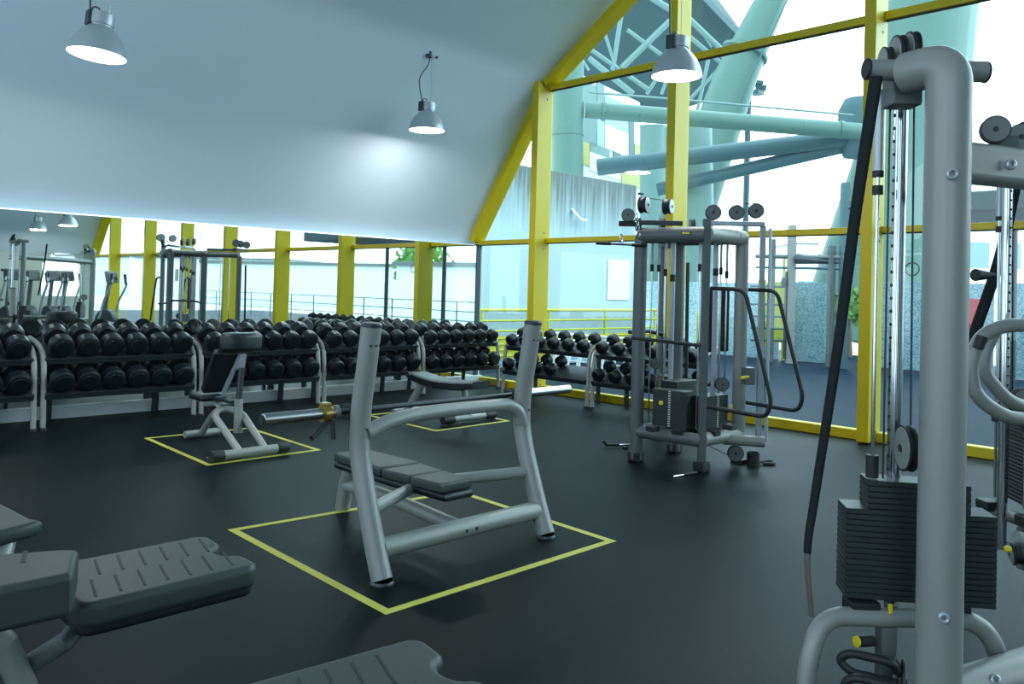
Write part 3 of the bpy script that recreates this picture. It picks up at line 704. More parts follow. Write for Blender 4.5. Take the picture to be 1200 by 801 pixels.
# ================================================================== CABLE CROSSOVER TOWERS
def stack_tower(name, label, loc, yaw, so=(0, 0)):
    t = thing(name, label, 'cable machine', loc, yaw, 'cable crossover towers')
    col = tb('column', rounded([(0, 0, .02), (0, 0, 2.335), (-.07, .13, 2.335)], .12, 8), .066, 'grey', t, 28)
    for z in (1.98, .66):
        bm = B(); lathe(bm, [(.0075, .0), (.0075, .012), (.012, .016), (.017, .012), (.017, 0)], aim((-.02, -.062, z), (-.3, -1, 0)), 14); obj('bolt', bm, 'silver', col)
    bm = B(); lathe(bm, [(0, 0), (.085, 0), (.085, .03), (.066, .04)], None, 24); obj('base_cap', bm, 'rubber', t)
    tp = tb('top_bar', [(-.195, .135, 2.345), (.18, .125, 2.345)], .034, 'grey', t, 20)
    for x in (-.20, .185):
        bm = B(); lathe(bm, [(0, -.006), (.030, -.006), (.035, -.002), (.035, .004), (0, .004)], aim((x, .13, 2.345), (1, 0, 0)), 20); obj('end_cap', bm, 'rubber', tp)
    for c, r in (((-.11, .19, 2.385), .052), ((-.062, .21, 2.415), .068), ((-.018, .21, 2.43), .066)): pulley('pulley', 0, c, (-.985, .08, 0), r, .024, t, m='grey')
    bxo('pulley_plate', (-.05, .2, 2.30), (.10, .09, .12), 'greyd', t, .01)
    for x in (-.10, .12):
        g = tb('guide_rod', [(x, .255, .62), (x, .255, 2.2)], .0065, 'chrome', t, 12)
        tb('sleeve', [(x, .255, 2.03), (x, .255, 2.31)], .017, 'silver', g, 14)
        for za, zb_, r_ in ((2.015, 2.035, .019), (1.955, 1.985, .018), (1.0, 1.075, .021)): tb('stop', [(x, .255, za), (x, .255, zb_)], r_, 'rubber', g, 14)
    pt = tb('perforated_tube', [(-.005, .30, .40), (-.005, .30, 2.28)], .023, 'chrome', t, 16)
    bm = bmesh.new(); bm.from_mesh(pt.data); n0 = len(bm.faces)
    for k in range(34): lathe(bm, [(0, .0015), (.006, .0015), (.006, 0)], aim((-.0275, .297, .75+k*.045), (-1, -.14, 0)), 8)
    bm.faces.ensure_lookup_table()
    for f_ in bm.faces[n0:]: f_.material_index = 1
    bm.to_mesh(pt.data); bm.free(); pt.data.materials.append(M['rubber'])
    R = math.radians(-9)
    weight_stack(t, (.05+so[0], .26+so[1]), (.47, .125), .60, .90, 16, R, (0, -1), False)
    weight_stack(t, (.045+so[0], .26+so[1]), (.32, .115), .90, .995, 5, R, (0, -1), False)
    for x in (-.13, .17): bxo('rubber_foot', (x, .25, .57), (.10, .09, .05), 'rubber', t, .01)
    bxo('selector_pin', (-.06, .19, .585), (.012, .012, .03), 'pin', t, .002)
    pulley('cable_pulley', 0, (-.012, .20, 1.11), (-.99, .10, 0), .076, .03, t, m='grey')
    tb('cable', [(.02, .24, 1.17), (.02, .26, 2.35)], .0035, 'cable', t, 6)
    tb('cable', [(-.07, .24, 1.0), (-.07, .24, 2.35)], .0035, 'cable', t, 6)
    tb('base_hoop', [(-.345, .16, .02), (-.335, .18, .40), (-.27, .22, .545), (.24, .22, .545), (.33, .24, .44), (.35, .26, .02)], .031, 'grey', t, 16, .14, 7)
    tb('hoop_foot', [(-.34, .17, .25), (-.345, .0, .20), (-.34, -.22, .05)], .031, 'grey', t, 14, .1)
    tb('base_arm', [(-.31, .12, .1), (-.0, .02, .12)], .03, 'grey', t, 12)
    bxo('pulley_post', (-.06, .22, .42), (.05, .06, .2), 'greyd', t, .008)
    k = tb('knob', [(-.11, .20, .475), (-.165, .19, .475)], .018, 'rubber', t, 14); tb('knob_cap', [(-.165, .19, .475), (-.172, .188, .475)], .018, 'pin', k, 14)
    pulley('low_pulley', 0, (-.045, .15, .37), (.9, -.42, 0), .07, .03, t, m='grey')
    for zz, yy in ((.43, .12), (.37, .08)):
        tb('grip_loop', [(-.06, yy, zz-.03), (-.10, yy-.03, zz+.025), (-.215, yy+.02, zz+.03), (-.24, yy+.04, zz), (-.21, yy+.02, zz-.03), (-.08, yy-.02, zz-.045)], .014, 'rubber', t, 10, .03)
    return t
YAW = math.atan2(RIGHT.y, RIGHT.x)
fg = stack_tower('cable_tower', 'grey cable tower whose thick column stands closest, with a dark weight stack', (2.709, .846, 0), YAW)
def fl(v): return Matrix.Rotation(-YAW, 4, 'Z') @ (Vector(v)-Vector((2.709, .846, 0)))
# cross beams leaving the nearest column
ub0 = pd(1115, 189, 2.52); ub1 = pd(1360, 216, 2.95)
u0_, u1_ = fl(ub0), fl(ub1); d_ = u1_-u0_
bm = B(); bx(bm, (u0_+u1_)/2, (d_.length, .085, .128), .03, d_.to_track_quat('X', 'Z').to_matrix(), 4); cb = obj('upper_crossbeam', bm, 'grey', fg)
bm = B(); lathe(bm, [(.0075, .0), (.0075, .012), (.012, .016), (.017, .012), (.017, 0)], aim(fl(pd(1183, 193, 2.55)), Matrix.Rotation(-YAW, 3, 'Z') @ Vector((-.7, -.7, 0))), 14); obj('bolt', bm, 'silver', cb)
for x, y, dd in ((1166, 152, 2.60), (1196, 161, 2.66)): pulley('pulley', 0, fl(pd(x, y, dd)), (-.35, -.94, 0), .044, .03, fg)
bxo('pulley_plate', fl(pd(1176, 168, 2.62)), (.09, .02, .05), 'greyd', fg, .004)
lb0 = pd(1098, 818, 2.49); lb1 = pd(1360, 735, 3.0)
bm = B(); tube(bm, [fl(lb0), fl(lb1)], .066, 20); cb = obj('lower_crossbeam', bm, 'grey', fg)
bm = B(); lathe(bm, [(.0075, .0), (.0075, .012), (.012, .016), (.017, .012), (.017, 0)], aim(fl(pd(1165, 796, 2.53)), Matrix.Rotation(-YAW, 3, 'Z') @ Vector((-.7, -.7, .4))), 14); obj('bolt', bm, 'silver', cb)
# the second and third towers
def place_second(tx, ty, yaw):
    v = Matrix.Rotation(yaw, 3, 'Z') @ Vector((-.005, .30, 0)); return (tx-v.x, ty-v.y, 0)
tw2 = stack_tower('cable_tower', 'cable tower with a perforated chrome tube behind the closest column', place_second(4.53, 1.14, math.radians(48)), math.radians(48), (.0, -.16))
iv = (Matrix.Translation(tw2.location) @ Matrix.Rotation(math.radians(48), 4, 'Z')).inverted()
def l2(px, py, d): return iv @ pd(px, py, d)
tb('handle_frame', [l2(1260, 380, 3.45), l2(1175, 381, 3.4), l2(1148, 394, 3.4), l2(1137, 425, 3.4), l2(1141, 462, 3.4), l2(1178, 490, 3.4), l2(1260, 493, 3.5)], .029, 'grey', tw2, 14, .10)
tb('handle_frame', [l2(1165, 388, 3.6), l2(1154, 410, 3.6), l2(1152, 436, 3.6), l2(1184, 474, 3.6), l2(1260, 483, 3.7)], .029, 'grey', tw2, 14, .10)
tb('grip_collar', [l2(1151, 394, 3.36), l2(1146, 408, 3.36)], .022, 'rubber', tw2, 12)
tb('round_knob', [l2(1143, 322, 3.9), l2(1166, 323, 3.95)], [.03, .012, .012], 'rubber', tw2, 12)
tb('link_tube', [l2(1190, 630, 3.7), l2(1260, 650, 3.7)], .035, 'grey', tw2, 12)
pulley('arm_disc', 0, l2(1190, 648, 3.6), (-.3, -.95, .2), .05, .04, tw2, m='grey')
bxo('arm_knob', l2(1181, 643, 3.5), (.03, .03, .03), 'pin', tw2, .012)
tw3 = stack_tower('cable_tower', 'far cable tower seen only as a reflection in the mirror', (7.2, -2.4, 0), math.radians(130))
bm = B(); tube(bm, [(4.8, .8, 2.03), (7.1, -2.3, 2.03)], .06, 12); o = obj('pull_up_beam', bm, 'greyd'); tag(o, 'grey beam bridging two cable towers, seen in the mirror', 'exercise machine')
# resistance bands
def band(name, pts, rr, label, m='bandm', split=None):
    t = thing(name, label, 'resistance band', pts[0])
    o = Vector(pts[0])
    P_ = smooth(pts, 6); n = len(P_); k = int(n*split) if split else n-1
    rs = [rr[0]+(rr[1]-rr[0])*i/(n-1) for i in range(n)]
    bm = B(); tube(bm, [p-o for p in P_[:k+1]], rs[:k+1], 10, flat=.55); obj('strap', bm, m, t)
    if split:
        bm = B(); tube(bm, [p-o for p in P_[k:]], [x*.8 for x in rs[k:]], 10, flat=.6); obj('worn_end', bm, 'tan', t)
    return t
band('resistance_band', [pd(1027, 90, 2.52), pd(1004, 240, 2.52), pd(982, 405, 2.50), pd(956, 575, 2.48), pd(946, 648, 2.46), pd(951, 722, 2.44)], (.021, .010), 'long black band stretched from tower top bar to low arm', split=.78)
band('resistance_band', [pd(1192, 205, 4.5), pd(1172, 300, 4.5), pd(1142, 390, 4.5), pd(1128, 432, 4.5)], (.03, .03), 'black band slanting behind the perforated chrome tube')

# ================================================================== PENDANT LAMPS
def make_lamp(loc, label, top, tilt=(0, 0)):
    t = thing('pendant_lamp', label, 'lamp', loc, 0, 'industrial pendant lamps')
    t.rotation_euler = (tilt[0], tilt[1], 0)
    bm = B(); prof = [(.25, 0), (.247, .02), (.235, .07), (.20, .15), (.15, .22), (.105, .255), (.10, .26)]
    lathe(bm, prof+[(r-.006, z) for r, z in prof[::-1]], None, 36); obj('lamp_shade', bm, 'silver', t)
    bm = B(); lathe(bm, [(0, .012), (.238, .012), (.244, .004), (0, .004)], None, 36); obj('diffuser', bm, 'lamp', t)
    bm = B(); lathe(bm, [(.10, .255), (.102, .27), (.10, .275), (.112, .278), (.112, .375), (.105, .385), (0, .385)], None, 28); obj('gear_housing', bm, 'silver', t)
    bm = B()
    for k in range(3): bx(bm, (-.113, -.02, .30+.028*k), (.012, .06, .012), .003)
    bx(bm, (-.105, 0, .325), (.03, .11, .13), .006); obj('vent_block', bm, 'steel', t)
    bm = B(); tube(bm, [(-.05+.04*math.cos(a), 0, .385+.05*math.sin(a)) for a in [PI*j/8 for j in range(9)]], .007, 8); obj('hook', bm, 'steel', t)
    q = Vector(top)-Vector(loc)
    tb('cord', smooth([(-.08, 0, .36), (-.10, .02, .46), Vector((-.12, .03, .40)).lerp(q, .45)+Vector((-.07, 0, 0)), Vector((0, 0, .4)).lerp(q, .8), q], 6), .008, 'steel', t, 8)
    tb('suspension_wire', [(.06, 0, .38), q+Vector((.05, 0, 0))], .003, 'silver', t, 6)
    bm = B(); lathe(bm, [(0, 0), (.05, 0), (.045, -.04), (0, -.05)], Matrix.Translation(q), 16)
    for a in (0, 2.1, 4.2): lathe(bm, [(0, .01), (.02, .0), (.02, -.02), (0, -.03)], Matrix.Translation(q+Vector((.14*math.cos(a), .14*math.sin(a), .0))), 10)
    obj('ceiling_mount', bm, 'steel', t)
    ld = bpy.data.lights.new('bulb', 'AREA'); ld.shape = 'DISK'; ld.size = .42; ld.energy = LAMP_W; ld.color = (1, .97, .92)
    lo = bpy.data.objects.new('bulb', ld); COL.objects.link(lo); lo.parent = t; lo.location = (0, 0, -.004)
    return t
LAMP_W = 28
def vz(y):
    return zprof(y)
for (x, y, z), lab, tilt in (((2.45, 7.88, 3.61), 'lit silver dome lamp hanging over the heaviest dumbbells', (0, .08)),
                       ((7.01, 8.84, 3.76), 'lit silver dome lamp on a curled cord against the vault', (0, 0)),
                       ((6.74, 4.59, 3.74), 'lit silver dome lamp hanging in front of the window post', (0, 0)),
                       ((7.1, -4.26, 3.05), 'lit dome lamp seen cut off at the mirror top edge', (0, 0)),
                       ((7.2, -7.5, 3.05), 'lit dome lamp seen whole in the mirror', (0, 0))):
    zt = min(vz(y), 4.85 if y > 8 else 9)
    make_lamp((x, y, z), lab, (x, y, vz(y)-.0), tilt)

# ================================================================== ELLIPTICAL TRAINERS (seen in the mirror)
def elliptical(loc, yaw, label):
    t = thing('elliptical_trainer', label, 'exercise machine', loc, yaw, 'elliptical trainers')
    tb('base', [(0, -.9, .06), (0, .7, .06)], .06, 'greyd', t, 10)
    tb('cross_foot', [(-.3, -.9, .04), (.3, -.9, .04)], .04, 'rubber', t, 10); tb('cross_foot', [(-.3, .7, .04), (.3, .7, .04)], .04, 'rubber', t, 10)
    bm = B(); lathe(bm, [(0, -.12), (.3, -.12), (.33, -.08), (.33, .08), (.3, .12), (0, .12)], aim((0, .35, .42), (1, 0, 0)), 20); obj('flywheel_cover', bm, 'steel', t)
    tb('mast', [(0, .45, .5), (0, .3, 1.5)], .06, 'greyd', t, 10)
    bm = B(); bx(bm, (0, .22, 1.66), (.44, .10, .34), .04, Matrix.Rotation(-.25, 3, 'X')); c = obj('console', bm, 'greyd', t)
    bm = B(); bx(bm, (0, .163, 1.675), (.34, .01, .22), .004, Matrix.Rotation(-.25, 3, 'X')); obj('screen', bm, 'screen', c)
    for s in (-1, 1):
        tb('arm_lever', [(s*.30, .35, .45), (s*.30, .2, 1.0), (s*.30, -.05, 1.45), (s*.26, .0, 1.75)], .03, 'silver', t, 10, .1)
        tb('grip', [(s*.295, -.03, 1.45), (s*.26, .0, 1.75)], .04, 'rubber', t, 10)
        bm = B(); bx(bm, (s*.17, -.35, .32+.1*s), (.18, .42, .05), .02); obj('pedal', bm, 'rubber', t)
        tb('pedal_rail', [(s*.17, .35, .42), (s*.17, -.75, .2)], .035, 'silver', t, 10)
    return t
el = [((8.35, -3.9, 0), 2.6, 'elliptical trainer nearest the yellow posts, reflected in mirror'),
      ((8.2, -7.6, 0), 2.9, 'elliptical trainer under the arched window, reflected in mirror'),
      ((7.7, -7.2, 0), 2.9, 'second elliptical trainer from the arched window, reflected'),
      ((7.05, -6.9, 0), 2.9, 'third elliptical trainer from the arched window, reflected'),
      ((6.4, -6.5, 0), 2.9, 'fourth elliptical trainer from the arched window, reflected')]
e0 = elliptical(*el[0])
for loc, yaw, lab in el[1:]:
    o = copy_tree(e0); o.location = loc; o.rotation_euler = (0, 0, yaw); o['label'] = lab

# ================================================================== OUTSIDE
bm = B(); bx(bm, (16.5, -6, -.12), (14, 37.5, .2)); struct('ground', bm, 'terrace', 'dark blue terrace surface outside the windows')
bm = B(); bx(bm, (83, -15, -.5), (125, 240, .2)); struct('ground_2', bm, 'pave', 'distant ground beyond the terrace')
bm = B(); bx(bm, (12.9, 12.35, 2.1), (6.8, .3, 4.3), .01); struct('wall_terrace', bm, 'concrete', 'water-streaked pale concrete wall along the terrace')
t = thing('terrace_railing', 'yellow tubular railing in front of the streaked concrete wall', 'railing', (9.7, 12.0, 0))
for k, z in enumerate((1.18, .96, .75)):
    tb('rail', [(0, 0, z), (8.2, 0, z)], .035 if k == 0 else .022, 'lime', t, 8)
for k in range(5): tb('railing_post', [(.35+k*1.95+1.0, 0, 0), (.35+k*1.95+1.0, 0, 1.17)], .03, 'lime', t, 8)
bxo('infill_panel', (4.1, .03, .41), (8.2, .03, .46), 'lime', t, .005)
for k in range(4): tb('panel_rail', [(0, -.01, .24+.12*k), (8.2, -.01, .24+.12*k)], .012, 'yellow', t, 6)
bxo('speckled_plinth', (4.1, .05, .09), (8.2, .08, .18), 'speckle', t, .005)
v = ony(725, 328, 12.18); bm = B(); bx(bm, (v.x, 12.18, v.z), (.85, .02, .95), .004); o = obj('reflection_panel', bm, 'white'); tag(o, 'white panel standing in for a bright reflection in the window glass', 'panel')  # solid panel added in place of a bright reflection in the glass
bm = B(); tube(bm, [(16.45, 12.25, 0), (16.45, 12.25, 2.2)], .16, 12); o = obj('bollard_column', bm, 'teal'); tag(o, 'short green column at the end of the concrete wall', 'column')
v = ony(672, 258, 12.15)
t = thing('wall_tap', 'small pale pipe bracket sticking out of the concrete wall', 'pipe', (v.x, 12.15, v.z)); tb('pipe', [(0, .05, .25), (0, -.1, .12), (.1, -.15, 0), (.3, -.12, .02)], .03, 'white', t, 8, .05)
# white slatted loungers behind the window rack
x0 = onx(665, 420, 11.0)
for k in range(8):
    t = thing('slatted_barrier', 'white tilted slatted frame outside behind window rack, %s from yellow post' % ORD[k], 'barrier', (10.6, 9.85-.25*k, 0), 0, 'tilted white frames outside')
    for s in (0, .2): tb('side_bar', [(0, -s, .05), (.35, -s+.16, .72)], .018, 'white', t, 6)
    for f in (.15, .5, .9): tb('slat', [(.35*f, .16*f, .05+.67*f), (.35*f, -.2+.16*f, .05+.67*f)], .014, 'white', t, 6)
bm = B(); tube(bm, [(11.02, 10.1, .82), (11.02, 7.9, .82)], .03, 8); 
for y in (10.0, 9.0, 8.0): tube(bm, [(11.02, y, 0), (11.02, y, .82)], .025, 8)
o = obj('barrier_rail', bm, 'white'); tag(o, 'white rail carrying the tilted slatted frames outside', 'railing')
# speckled screens along the terrace edge
SX = 19.8
for k, (ya, yb, zt, nm) in enumerate(((14.5, 10.15, 1.95, 'left of the exercise posts'), (10.0, 8.75, 1.98, 'between the exercise posts'), (8.0, 5.2, 2.0, 'behind the closest band'), (5.1, 1.9, 2.02, 'beside the closest column'))):
    t = thing('terrace_screen', 'blue and white speckled windbreak panel '+nm, 'screen', (SX, (ya+yb)/2, 0), 0, 'speckled windbreak panels')
    bxo('panel', (0, 0, zt/2), (.06, ya-yb, zt), 'speckle', t, .004)
    bxo('edge_post', (-.01, (ya-yb)/2, zt/2+.01), (.09, .06, zt+.02), 'silver', t, .004)
t = thing('terrace_guardrail', 'thin dark guardrail along the terrace edge, seen in the mirror', 'railing', (SX, 1.6, 0))
for z in (1.1, .75, .4): tb('rail', [(0, 0, z), (0, -26, z)], .02, 'steel', t, 6)
for k in range(14): tb('post', [(0, -2*k, 0), (0, -2*k, 1.1)], .025, 'steel', t, 6)
# outdoor exercise rig
t = thing('exercise_rig', 'grey posts with wall bars and a pull-up rail on the terrace', 'exercise frame', (18.6, 9.3, 0))
def lr(px, py, x=18.6): v = onx(px, py, x); return (0, v.y-9.3, v.z)
for px, top, w_, m in ((905, 280, .10, 'greyd'), (928.5, 264, .12, 'grey'), (975, 288, .10, 'greyd'), (991, 214, .12, 'teald')):
    q = lr(px, top); tb('post', [(0, q[1], 0), (0, q[1], q[2])], w_, m, t, 4)
for y in (300, 313): a, b = lr(886, y), lr(992, y+2); tb('rail', [a, b], .05 if y == 300 else .03, 'greyd' if y == 300 else 'teald', t, 8)
for y in (335, 356, 370, 384, 398): a, b = lr(880, y), lr(922, y+1); tb('wall_bar', [a, b], .028, 'teald', t, 8)
a, b = lr(934, 303), lr(985, 308); tb('spike', [a, b], [.13, .02], 'steel', t, 8)
a = lr(922, 330); tb('rope', [lr(924, 318), lr(921, 420)], .08, 'steel', t, 8); bm = B(); lathe(bm, [(0, -.12), (.12, -.1), (.14, 0), (.12, .1), (0, .12)], Matrix.Translation(a), 12); obj('pulley_head', bm, 'steel', t)
bm = B()
for s in (0, .5, 1.0): bx(bm, (lr(993, 218)[0], lr(993, 218)[1]-.15, lr(993, 235)[2]-s*.6), (.06, .35, .07), .01)
obj('bracket', bm, 'greyd', t)
tb('bracket_arm', [lr(995, 243), lr(1022, 243)], .05, 'teald', t, 8)
for px0, px1, y0, y1, nm in ((889, 897, 328, 405, 'beside the tower column'), (909, 925, 330, 402, 'behind the wall bars')):
    a, b = onx(px0, y0, 19.3), onx(px1, y1, 19.3)
    bm = B(); bx(bm, (19.3, (a.y+b.y)/2, (a.z+b.z)/2), (.05, abs(a.y-b.y), abs(a.z-b.z)), .005); bx(bm, (19.34, (a.y+b.y)/2, a.z*.5+.3), (.04, .06, a.z+.6), 0); o = obj('board', bm, 'lime'); tag(o, 'bright yellow board outside '+nm, 'board', 'yellow boards')
    bm = B()
v = onx(1141, 375, 19.0); bm = B(); bx(bm, (19.0, v.y, v.z), (.06, .28, .9), .005); bx(bm, (19.03, v.y, v.z/2-.2), (.05, .06, v.z), 0); o = obj('notice_board', bm, 'red'); tag(o, 'small red board outside between the two chrome towers', 'board')
v = onx(1069, 305, 12.5); t = thing('hanging_ring', 'thin dark ring hanging on a cord outside beside the closest column', 'gym ring', v)
rp = onx(1069, 315, 12.5)-v
bm = B(); tube(bm, [rp+Vector((0, .095*math.cos(a), .095*math.sin(a))) for a in [2*PI*j/20 for j in range(20)]], .01, 8, closed=True); obj('ring', bm, 'steel', t)
tb('cord', [rp+Vector((0, 0, .095)), onx(1069, 250, 12.5)-v], .006, 'steel', t, 6)
# teal stadium steelwork
def pipe(name, label, pts, r, m, d=None, cat='steelwork', seg=20, cap=None):
    P_ = [pd(*p) for p in pts]
    t = thing(name, label, cat, P_[0], 0); o = P_[0]
    tb('tube', [p-o for p in P_], r, m, t, seg)
    for p in (cap or []):
        q = pd(*p[:3])-o; n_ = (P_[1]-P_[0]); bm = B(); lathe(bm, [(0, -.05), (p[3], -.05), (p[3], .05), (0, .05)], aim(q, n_), seg); obj('flange', bm, m, t)
    return t
pipe('steel_column', 'thick pale green steel column rising behind the concrete wall', [(664, 400, 23), (665, 60, 23)], .46, 'teal', cap=[(664.5, 157, 23, .48)])
t = thing('steel_pipework', 'green and blue pipes meeting at a big node behind the window', 'steelwork', (0, 0, 0)); o_ = pd(1008, 150, 23.8); t.location = o_
def pw(pts, r, m): return tb('pipe', [pd(*p)-o_ for p in pts], r, m, t, 20)
p_ = pw([(686, 128.5, 23), (1008, 154, 23)], .235, 'teal')
for x, y, r_ in ((707, 130, .28), (985, 152, .26)):
    bm = B(); lathe(bm, [(0, -.05), (r_, -.05), (r_, .05), (0, .05)], aim(pd(x, y, 23)-o_, pd(1008, 154, 23)-pd(686, 128.5, 23)), 20); obj('flange', bm, 'teal', p_)
pw([(700, 196, 25), (1008, 160, 23.6)], .26, 'teald'); pw([(770, 222, 25), (1004, 168, 23.8)], .20, 'teald'); pw([(690, 108, 22.6), (812, 118, 22.6), (1000, 135, 22.6)], .03, 'rod')
bm = B(); lathe(bm, [(0, -.9), (.45, -.85), (.6, -.5), (.62, .5), (.45, .85), (0, .9)], Matrix.Identity(4), 20); obj('node', bm, 'teald', t)
pipe('steel_mast', 'huge pale teal mast leaning behind the window post and closest column', [(1100, -60, 27), (1072, 150, 27), (1010, 402, 27)], [1.35, 1.55, 2.1], 'teal')
pipe('steel_strut', 'pale teal strut leaning across the middle window bay', [(922, -40, 29), (862, 90, 29), (800, 265, 29), (775, 395, 29)], [.45, .75, .95, 1.0], 'teal', cap=[(873, 62, 29, .85)])
pipe('steel_strut', 'pale strut standing behind the cable tower pulleys', [(812, 424, 26), (806, 150, 26)], .75, 'tealp')
pipe('steel_strut', 'pale wide strut standing between the facade and the middle post', [(764, 406, 36), (760, 150, 36)], .95, 'tealp')
pipe('steel_wire', 'thin steel stay wire beside the leaning teal strut', [(932, -20, 28), (880, 90, 28), (868, 120, 28)], .03, 'teald', seg=6)
# roof with trusses
t = thing('stadium_roof', 'dark teal stadium roof with pale truss rods, up behind the lamp', 'roof', pd(740, 40, 40))
o_ = pd(740, 40, 40)
def slab(pts, th, m, name):
    bm = B(); P_ = [pd(*p)-o_ for p in pts]; nn_ = (P_[1]-P_[0]).cross(P_[2]-P_[0]).normalized()*th
    a = [bm.verts.new(p) for p in P_]; b = [bm.verts.new(p+nn_) for p in P_]
    bm.faces.new(a); bm.faces.new(b[::-1])
    for i in range(len(a)): bm.faces.new((a[i], a[(i+1) % len(a)], b[(i+1) % len(a)], b[i]))
    return obj(name, bm, m, t)
slab([(560, 130, 46), (560, -120, 40), (745, -120, 36), (800, -25, 36), (872, 50, 38), (850, 112, 42), (760, 140, 46)], .6, 'roof', 'roof_deck')
for a, b, r in (((658, 95), (735, -5), .13), ((718, 82), (732, -8), .10), ((728, 80), (798, 12), .13), ((666, 40), (760, 105), .10), ((700, 12), (722, 80), .07),
             ((690, 68), (742, 110), .13), ((735, 35), (790, 75), .09), ((752, -10), (800, 20), .14), ((800, 15), (858, 70), .13), ((795, 32), (850, 78), .10),
             ((758, 110), (800, 45), .08), ((800, 125), (848, 75), .08), ((830, 70), (816, 135), .08), ((790, 70), (775, 110), .07), ((845, 60), (850, 84), .07), ((818, 30), (834, 55), .06), ((670, 72), (690, 30), .08), ((690, 82), (672, 52), .06)):
    p0, p1 = pd(a[0], a[1], 34)-o_, pd(b[0], b[1], 34)-o_; tb('truss_rod', [p0, p1], r, 'rod', t, 8)
bm = B(); q = pd(883, 95, 31)
for k in range(6): bx(bm, (random.uniform(-.35, .35), random.uniform(-.3, .3), -.5+k*.2), (.5, .4, .16), .03, rz(k*.5))
tube(bm, [(0, .2, -.5), (0, .2, -q.z-.3)], .12, 8); o = obj('floodlight_cluster', bm, 'teald'); o.location = q; tag(o, 'small cluster of grey floodlights beside the leaning teal strut', 'floodlight')
# coloured facade
t = thing('panelled_facade', 'far facade with white, yellow and blue panels behind the concrete wall', 'building', pd(670, 200, 27))
o_ = pd(670, 200, 27)
A0, A1, A2, A3 = (674, 196, 27), (750, 222, 31), (750, 120, 31), (674, 84, 27)
def fq(u, v):
    p = pd(*A0).lerp(pd(*A1), u); q = pd(*A3).lerp(pd(*A2), u); return p.lerp(q, v)-o_
def fpanel(u0, u1, v0, v1, m, off=0):
    bm = B(); n_ = FWD*-1
    a = [bm.verts.new(fq(u, v)+n_*off) for u, v in ((u0, v0), (u1, v0), (u1, v1), (u0, v1))]; b = [bm.verts.new(x.co+FWD*.15) for x in a]
    bm.faces.new(a); bm.faces.new(b[::-1])
    for i in range(4): bm.faces.new((a[i], a[(i+1) % 4], b[(i+1) % 4], b[i]))
    return bm
obj('backing', fpanel(0, 1, -1.6, 1, 'white'), 'white', t)
for u0, u1, v0, v1, m in ((0, .2, .06, .30, 'cream'), (.2, .68, .02, .22, 'white'), (.68, 1, .0, .30, 'cream'), (.0, .3, .30, .95, 'tealp'), (.3, .42, .32, .7, 'pale'), (.42, .8, .32, .58, 'white'), (.55, .68, .22, .32, 'teald'), (.2, .5, .22, .32, 'tealp'), (.80, .90, .3, .75, 'teald'), (.90, 1, .3, .5, 'cream'), (.42, .8, .58, .9, 'pale'), (.3, .42, .7, 1, 'tealp')):
    obj('facade_panel', fpanel(u0+.004, u1-.004, v0, v1, m, .06), m, t)
# pale buildings far beyond the terrace
def building(px0, px1, py0, d, label, wins, depth=12):
    a, b = pd(px0, py0, d), pd(px1, py0, d); c = (a+b)/2; L = (b-a).length
    yaw = math.atan2((b-a).y, (b-a).x)
    t = thing('far_building', label, 'building', (c.x, c.y, -.4), yaw, 'far white buildings')
    bxo('wall', (0, depth/2, (c.z+.4)/2), (L, depth, c.z+.4), 'white', t, .02); bxo('roof', (0, depth/2, c.z+.5), (L+.4, depth+.4, .25), 'greyd', t, .02)
    for u, z, w_, h_ in wins:
        f = bxo('window', (L*(u-.5), -.03, z), (w_, .08, h_), 'pane', t, .01); bxo('window_ledge', (L*(u-.5), -.1, z-h_/2-.06), (w_*1.1, .2, .1), 'white', f, .01)
building(1125, 1330, 205, 70, 'large pale building beyond the terrace beside the closest column', [(.12, 9.5, 1.6, 2.2), (.12, 6, 1.6, 2.2), (.3, 9.5, 1.6, 2.2), (.3, 6, 1.6, 2.2), (.5, 9.5, 1.6, 2.2), (.5, 6, 1.6, 2.2)])
building(933, 958, 286, 130, 'tiny distant block above the screens between exercise posts', [(.3, 4, 1.2, 1.2), (.7, 4, 1.2, 1.2)])
building(960, 1030, 300, 140, 'low distant block behind the black band', [(.3, 3, 1.2, 1.2), (.7, 3, 1.2, 1.2)])
for (x, y), yaw, L, h, lab in (((46, -14), -1.9, 26, 3.4, 'white apartment block seen in mirror between the middle posts'), ((50, -48), -2.1, 30, 3.8, 'white apartment block seen in mirror near the wide posts'), ((52, -95), -2.2, 34, 5, 'white apartment block seen in mirror near the arched wall')):
    t = thing('far_building', lab, 'building', (x, y, -.4), yaw+PI, 'far white buildings')
    bxo('wall', (0, 5, h/2), (L, 10, h), 'white', t, .02); bxo('roof', (0, 5, h+.1), (L+.5, 10.5, .3), 'greyd', t, .02)
    for k in range(6):
        for z in (1.9,):
            if z < h-.8: bxo('window', (-L/2+2+k*L/6, -.03, z), (1.6, .1, 1.4), 'pane', t, .01)
# trees beyond the terrace
def tree(x, y, h, r, label):
    t = thing('tree', label, 'tree', (x, y, -.4), 0, 'trees beyond the terrace')
    tb('trunk', [(0, 0, 0), (.1, .05, h*.5), (.05, 0, h*.75)], [.22, .16, .1], 'bark', t, 10)
    bm = B()
    for k in range(420):
        th = random.uniform(0, 2*PI); ph = math.acos(random.uniform(-.8, 1)); rr = r*random.uniform(.55, 1.05)
        c = Vector((rr*math.sin(ph)*math.cos(th), rr*math.sin(ph)*math.sin(th), h*.72+rr*.8*math.cos(ph)))
        s = random.uniform(.14, .3)*r*.5
        e = Euler((random.uniform(0, 6), random.uniform(0, 6), random.uniform(0, 6))).to_matrix()
        bm.faces.new([bm.verts.new(c+e @ Vector(p)*s) for p in ((-1, -.5, 0), (0, -.7, .1), (1, 0, 0), (0, .7, .1), (-1, .5, 0))])
    obj('foliage', bm, 'leaf', t)
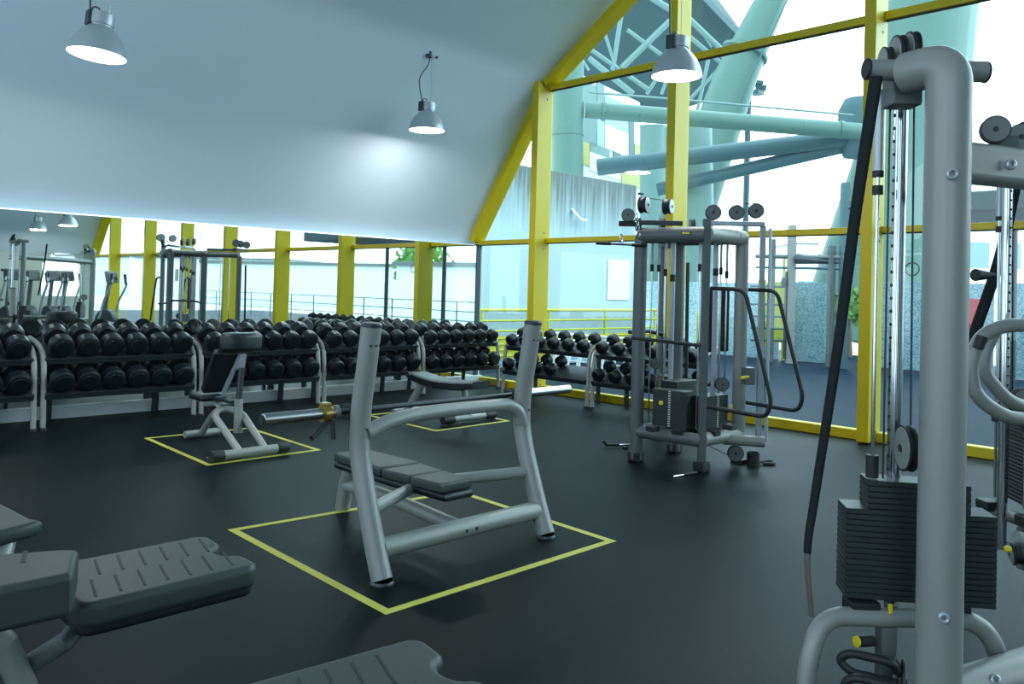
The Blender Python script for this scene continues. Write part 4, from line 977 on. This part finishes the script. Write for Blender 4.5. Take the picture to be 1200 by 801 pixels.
for x, y, h, r, lab in ((30, -2, 6, 2.6, 'green tree reflected in the mirror next to the corner'), (33, -9, 5, 2.2, 'low green tree reflected beside the corner mirror post'), (22.6, 9.6, 2.4, .7, 'small green bush showing between two speckled screens'), (40, -30, 5, 2.4, 'green tree reflected between the yellow posts')):
    tree(x, y, h, r, lab)
# terrace canopy seen in the mirror
t = thing('terrace_canopy', 'dark canopy on slim posts over the terrace, seen in the mirror', 'canopy', (15.0, 1.0, 0))
bxo('canopy_slab', (0, 0, 3.1), (3.2, 7.0, .3), 'roof', t, .03)
for y in (-3, 0, 3): tb('post', [(1.3, y, 0), (1.3, y, 3.0)], .07, 'steel', t, 8)

# ================================================================== LIGHT
w = bpy.data.worlds.new('World'); SC.world = w; w.use_nodes = True
nt = w.node_tree; bg = nt.nodes['Background']
tc = nt.nodes.new('ShaderNodeTexCoord'); sp = nt.nodes.new('ShaderNodeSeparateXYZ'); nt.links.new(tc.outputs['Generated'], sp.inputs[0])
mr = nt.nodes.new('ShaderNodeMapRange'); mr.inputs['From Min'].default_value = -1; mr.inputs['From Max'].default_value = 1
mr.inputs['To Min'].default_value = 2.0; mr.inputs['To Max'].default_value = 4.9
nt.links.new(sp.outputs['X'], mr.inputs['Value']); nt.links.new(mr.outputs['Result'], bg.inputs['Strength'])
bg.inputs['Color'].default_value = (.70, .91, 1.0, 1)

# ================================================================== CAMERA
cd = bpy.data.cameras.new('Camera'); cam = bpy.data.objects.new('Camera', cd); COL.objects.link(cam)
cd.sensor_width = 36; cd.sensor_fit = 'HORIZONTAL'; cd.lens = F/1200*36
cd.shift_x = 0; cd.shift_y = (PY-400.5)/1200
up = -DOWN; back = -FWD
cam.matrix_world = Matrix(((RIGHT.x, up.x, back.x, EYE.x), (RIGHT.y, up.y, back.y, EYE.y), (RIGHT.z, up.z, back.z, EYE.z), (0, 0, 0, 1)))
cd.clip_start = .05; cd.clip_end = 500
SC.camera = cam
vs = SC.view_settings; vs.view_transform = 'Standard'; vs.look = 'None'; vs.gamma = 1; vs.use_curve_mapping = False; vs.exposure = 0.45
cy_ = SC.cycles
cy_.max_bounces = 10; cy_.diffuse_bounces = 5; cy_.glossy_bounces = 5; cy_.transparent_max_bounces = 12; cy_.transmission_bounces = 4
cy_.sample_clamp_indirect = 6; cy_.caustics_reflective = False; cy_.caustics_refractive = False
cy_.use_denoising = True
